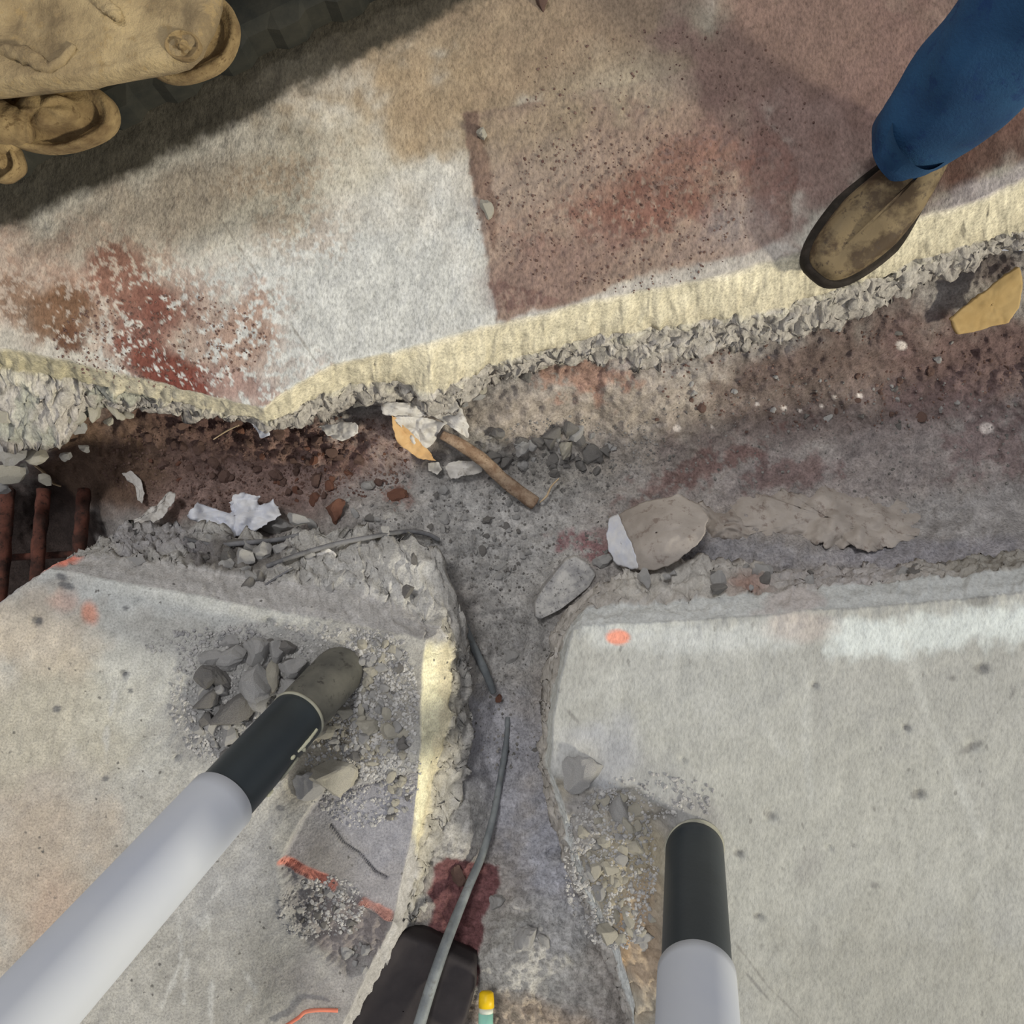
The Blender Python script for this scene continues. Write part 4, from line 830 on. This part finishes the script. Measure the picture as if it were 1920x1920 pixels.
# yellow-capped marker
mk = empty('marker', P(911, 1900, -.05), 'mint green marker tube with a yellow cap at the bottom edge', 'marker')
M_YEL = plain_mat('yellow_cap', 'e3bd12', 'd2a90c', 30, rough=.45, bump=.1); M_MINT = plain_mat('mint_tube', 'a6dcc8', '98d3c0', 20, rough=.4, bump=0)
M_WHT = plain_mat('white_collar', 'd8dccd', 'cfd3c4', 20, rough=.5, bump=0)
tube('cap', [P(912, 1858, -.043), P(912, 1862, -.042), P(912, 1875, -.040), P(912, 1889, -.037)], [.008, .0115, .0125, .0125], M_YEL, mk, seg=28, smooth=False)
tube('collar', [P(912, 1889, -.037), P(911, 1900, -.035)], [.0115, .0115], M_WHT, mk, seg=28, smooth=False)
tube('tube', [P(911, 1899, -.035), P(910, 1990, -.02)], [.0118, .0118], M_MINT, mk, seg=28, smooth=False)
# plank-like rust streak piece
# ------------------------------------------------------------------ rocks that can be told apart
def big(u, v, L, W, Hh, ang, kind, label, surf, idx, cat='rock', name='concrete_chunk', tilt=(0, 0), sink=.2, group=None):
    return rock(name, SURF[surf](u, v), (L/2/PX*1.25, W/2/PX*1.25, Hh), (tilt[0], tilt[1], math.radians(ang)), kind, label, cat, group, idx=idx, sink=sink)
# flat slab fragment
def fragment(name, pts, z0, z1, mat, label, seed, disp=.006):
    o = hull(name, [P(u, v, z1) for u, v in pts], z0, z1, mat, None, bev=.012, disp=disp, seed=seed, cell=.004); return tag(o, label, 'rock')
fragment('concrete_fragment', [(1003, 1158), (1002, 1130), (1018, 1102), (1042, 1072), (1062, 1048), (1080, 1042), (1104, 1056), (1120, 1078), (1108, 1100), (1078, 1124), (1048, 1146), (1012, 1164)], -.265, -.185, M_ROCK_G, 'large flat angular grey fragment leaning at the right slab corner', 5, .010)
big(1132, 1052, 40, 24, .014, 20, 'g', 'grey chunk wedged between the flat fragment and the film roll', 'b', 2)
big(1072, 1068, 14, 12, .007, 0, 't', 'small pale pebble under the right slab corner', 'b', 4)
big(632, 1452, 66, 56, .026, 25, 't', 'rounded yellowish boulder right of the left pole', 'w', 1)
big(590, 1470, 60, 44, .012, 10, 'g', 'low crusty grey lump left of the yellowish boulder', 'w', 0)
big(487, 1221, 36, 46, .020, 10, 'g', 'oval grey stone at the top of the rubble heap', 'w', 0)
big(521, 1222, 24, 38, .016, 5, 'g', 'narrow grey stone right of the oval stone', 'w', 2)
big(513, 1268, 20, 52, .020, 5, 't', 'upright sliver of tan stone in the rubble heap', 'w', 3)
big(482, 1284, 58, 72, .026, 20, 'g', 'largest grey stone in the rubble heap', 'w', 1)
big(554, 1252, 40, 32, .017, 20, 'g', 'wedge of grey stone nearest the pole tip on its left', 'w', 2)
big(545, 1288, 36, 30, .015, 0, 'g', 'grey stone touching the pole rim', 'w', 0)
big(440, 1332, 66, 50, .022, 40, 'd', 'broad dark stone at the lower end of the heap', 'w', 2)
big(432, 1232, 60, 34, .014, 20, 'g', 'crusty grey stone at the heap’s upper left', 'w', 1)
big(395, 1262, 34, 44, .016, -30, 'd', 'dark stone on the left side of the heap', 'w', 0)
big(392, 1312, 40, 30, .014, 40, 'd', 'dark angular stone at the left margin of the heap', 'w', 2)
big(695, 1362, 36, 24, .012, -10, 't', 'pale triangular stone right of the pole', 'w', 2)
big(732, 1372, 22, 26, .010, 20, 't', 'small pale stone right of the triangular one', 'w', 4)
big(646, 1335, 26, 22, .012, 0, 't', 'tan stone touching the black sleeve on its right', 'w', 1)
big(614, 1372, 22, 22, .012, 0, 't', 'tan pebble against the lower side of the sleeve', 'w', 3)
big(630, 955, 34, 46, .016, -15, 'r', 'brick-red clod at the left slab lip', 'b', 1, cat='clod', name='red_clod')
big(745, 930, 34, 26, .010, 0, 'r', 'low reddish clod left of the torn film', 'b', 0, cat='clod', name='red_clod')
big(1165, 1530, 36, 88, .016, 14, 'g', 'long pale stone left of the right pole', 'e', 1)
big(1142, 1762, 30, 30, .014, 0, 't', 'rounded tan stone at the foot of the right rubble slope', 'e', 1)
big(1090, 1450, 56, 60, .014, 0, 'g', 'crusty pale lump on the edge of the right slab', 'e', 0)
big(1062, 845, 26, 36, .016, -20, 't', 'pale yellowish chip standing in the grey clods', 'b', 2)
big(906, 254, 16, 20, .010, 10, 't', 'single tan stone on the brown dirt of the upper slab', 'n', 2)
big(914, 392, 18, 34, .006, 10, 't', 'flat pale stone at the dirt margin on the upper slab', 'n', 1)
big(1015, 4, 22, 30, .010, 30, 'b', 'dark brown clod at the top edge of the upper slab', 'n', 3)
big(958, 1232, 34, 28, .010, 0, 'g', 'low pale stone in the middle of the narrow trench', 'b', 0)
big(945, 1205, 14, 14, .006, 0, 'g', 'small pebble just north of the pale trench stone', 'b', 4)
big(1005, 1405, 16, 10, .005, 0, 'd', 'flat dark pebble at the right side of the narrow trench', 'b', 4)
big(932, 1690, 26, 26, .012, 0, 'g', 'pale round pebble on the right rim of the maroon patch', 'b', 0)
big(985, 1755, 34, 50, .014, -25, 'g', 'tilted pale stone low in the narrow trench', 'b', 1)
big(1018, 1760, 16, 30, .008, 20, 'g', 'small upright stone right of the tilted pale stone', 'b', 3)
big(860, 1640, 24, 30, .006, 20, 'b', 'mud-stained flat stone inside the maroon patch', 'b', 2)
big(690, 910, 30, 20, .010, 0, 'g', 'light grey stone on brown soil left of the film', 'b', 1)
big(520, 985, 60, 34, .018, -20, 'g', 'rounded grey chunk right of the large film scrap', 'b', 0)
big(586, 985, 16, 40, .010, 20, 'g', 'narrow grey chip beside the red clod', 'b', 3)
# lip chunks on the west slab's ragged ledge
def lipz(u, v, dz): return P(u, v, dz)
for (u, v, L, W, hh, a, kd, lab) in ((430, 1048, 40, 34, .016, 10, 'd', 'dark chunk at the left of the notch in the slab lip'), (462, 1050, 34, 44, .018, -20, 'g', 'grey chunk in the notch of the slab lip'), (492, 1036, 46, 36, .018, 30, 'g', 'pale crumbly chunk at the right of the notch'),
    (445, 1018, 60, 20, .010, 0, 'd', 'flat dark chunk under the large film scrap'), (525, 1030, 30, 22, .010, 20, 'g', 'small chunk beside the grey cable'), (560, 975, 40, 24, .012, -15, 'g', 'olive grey chunk near the film scrap edge'),
    (370, 1050, 50, 24, .010, 10, 'd', 'low dark crust left of the notch chunks')):
    rock('concrete_chunk', lipz(u, v, -.046-.11*max(0, min(1, (1108-v)/110))), (L/2/PX*1.2, W/2/PX*1.2, hh), (.2, -.1, math.radians(a)), kd, lab, 'rock', idx=rnd.randrange(3))
rr = random.Random(55)
for q in range(44):
    east = q % 2; u = rr.uniform(1180, 1900) if east else rr.uniform(240, 800); t = rr.random()
    a, b = (1105, 1055) if east else (1108+(u-480)*.16, 1000); sz = rr.uniform(9, 30)
    rock('lip_fragment', P(u, a+(b-a)*t, -.044-.11*t), (sz/2/PX*1.5, sz/2/PX*1.1, sz/2/PX*.8), (rr.uniform(-.5, .5), rr.uniform(-.5, .5), rr.uniform(0, 6.3)), rr.choice('ggdg'),
        'small grey fragment lodged on the ragged lip of the right slab' if east else 'small grey fragment lodged on the ragged lip of the left slab', 'rock', 'fragments on the lip of the right slab' if east else 'fragments on the lip of the left slab', rr)
# broken heap under the north slab, west end
G3 = 'broken concrete heap under the north slab'
rr = random.Random(77)
labs = 'grey broken concrete chunk in the heap at the left edge under the upper slab'
for (u, v, s, z) in ((30, 770, 60, -.15), (90, 775, 50, -.16), (140, 780, 46, -.16), (60, 815, 60, -.18), (115, 815, 44, -.19), (20, 845, 60, -.19), (20, 890, 50, -.2), (70, 855, 40, -.21), (180, 765, 40, -.165), (215, 770, 34, -.17), (150, 800, 36, -.18), (85, 900, 30, -.24), (0, 915, 40, -.22), (125, 855, 26, -.24), (45, 880, 30, -.22), (110, 790, 40, -.16), (160, 840, 22, -.25), (-20, 800, 60, -.16), (205, 790, 24, -.2), (240, 778, 24, -.18)):
    rock('broken_concrete', P(u, v, z), (s/2/PX*rr.uniform(1, 1.4), s/2/PX*rr.uniform(.7, 1), s/2/PX*.6), (rr.uniform(-.4, .4), rr.uniform(-.4, .4), rr.uniform(0, 6.3)), rr.choice('gtg'), labs, 'rock', G3, rr)
# lip chips under the rest of the north slab
G4 = 'chips along the underside of the north slab'
for _ in range(34):
    u = rr.choice([rr.uniform(560, 900), rr.uniform(880, 1050), rr.uniform(1150, 1650)]); vb = np.interp(u, [r[2][0] for r in N_rows], [r[2][1] for r in N_rows]); s = rr.uniform(9, 30)
    rock('broken_concrete', P(u, vb-rr.uniform(0, 24), -.172), (s/2/PX*1.3, s/2/PX, s/2/PX*.7), (rr.uniform(-.5, .5), rr.uniform(-.5, .5), rr.uniform(0, 6.3)), rr.choice('ggtd'), 'small grey chip clinging along the lower rim of the upper slab', 'rock', G4, rr)
# counted small rubble
scatter('rubble_stone', 'rock', 'small stones in the heap left of the pole', 'small grey stone in the heap left of the dusty black sleeve', 'w', [(450, 1290, 95, 90, 46), (420, 1370, 70, 50, 22), (520, 1240, 50, 40, 12)], 8, 30, 'ggd', 101)
scatter('rubble_stone', 'rock', 'small stones right of the pole tip', 'small pale stone in the scatter right of the dusty black sleeve', 'w', [(700, 1270, 60, 75, 50), (690, 1390, 75, 50, 40), (735, 1500, 30, 45, 24), (640, 1395, 50, 30, 16)], 5, 17, 'ttggd', 102)
scatter('rubble_clod', 'clod', 'grey clods at the middle of the trench', 'grey clod in the crumbly bank right of the stick', 'b', [(1060, 850, 110, 50, 34), (950, 850, 60, 40, 12)], 9, 30, 'ddg', 103)
scatter('rubble_stone', 'rock', 'loose stones on the trench floor below the stick', 'small grey stone on the trench floor below the stick', 'b', [(900, 960, 110, 60, 34), (940, 1030, 50, 50, 20), (690, 955, 70, 30, 8)], 6, 18, 'gdg', 104)
scatter('rubble_stone', 'rock', 'stones in the slope left of the right pole', 'small tan stone in the rubble slope left of the clean black sleeve', 'e', [(1150, 1600, 70, 110, 44), (1200, 1740, 40, 60, 14)], 8, 24, 'tgt', 105, flat=.5)
scatter('rubble_stone', 'rock', 'stones below the orange painted edge', 'small grey stone in the broken patch below the orange painted edge', 'w', [(610, 1720, 60, 45, 22), (680, 1780, 40, 40, 14)], 7, 20, 'gdg', 106)
scatter('soil_clod', 'clod', 'brown clods on the dark soil', 'small brown soil clod on the bank below the left part of the slab edge', 'b', [(420, 850, 200, 60, 44), (570, 890, 60, 60, 30), (680, 860, 80, 50, 14)], 7, 20, 'bbr', 107)
scatter('soil_clod', 'clod', 'clods in the right arm of the trench', 'small soil clod on the floor of the right arm of the trench', 'b', [(1500, 760, 300, 60, 26), (1750, 700, 150, 90, 16)], 6, 16, 'bbdg', 108)
# uncounted grit
gravel('trench_grit', 'fine grey grit strewn over the trench floor', 'b', [(930, 980, 260, 130, 900), (950, 1250, 90, 200, 350), (1080, 850, 180, 70, 450), (1600, 820, 420, 120, 500)], 2.5, 8, M_ROCK_D, 201)
gravel('soil_grit', 'fine brown soil crumbs over the left bank', 'b', [(430, 870, 240, 90, 1300), (650, 860, 120, 80, 500), (1600, 700, 380, 110, 500)], 2.5, 8, M_ROCK_B, 202)
gravel('slab_grit', 'fine grey grit around the foot of the left pole', 'w', [(700, 1320, 85, 140, 2200), (440, 1310, 120, 130, 1500), (520, 1210, 250, 40, 500), (680, 1450, 110, 110, 900), (600, 1710, 80, 60, 600)], 2.5, 9, M_ROCK_G, 203)
gravel('slope_grit', 'fine tan grit on the slope beside the right pole', 'e', [(1150, 1640, 90, 160, 1600), (1230, 1500, 120, 50, 200)], 3, 10, M_ROCK_G, 204)
gravel('dirt_grit', 'fine brown dirt grains on the upper slab', 'n', [(1150, 400, 260, 150, 700), (300, 640, 200, 90, 500), (1250, 200, 300, 150, 300)], 2, 6, M_ROCK_B, 205)
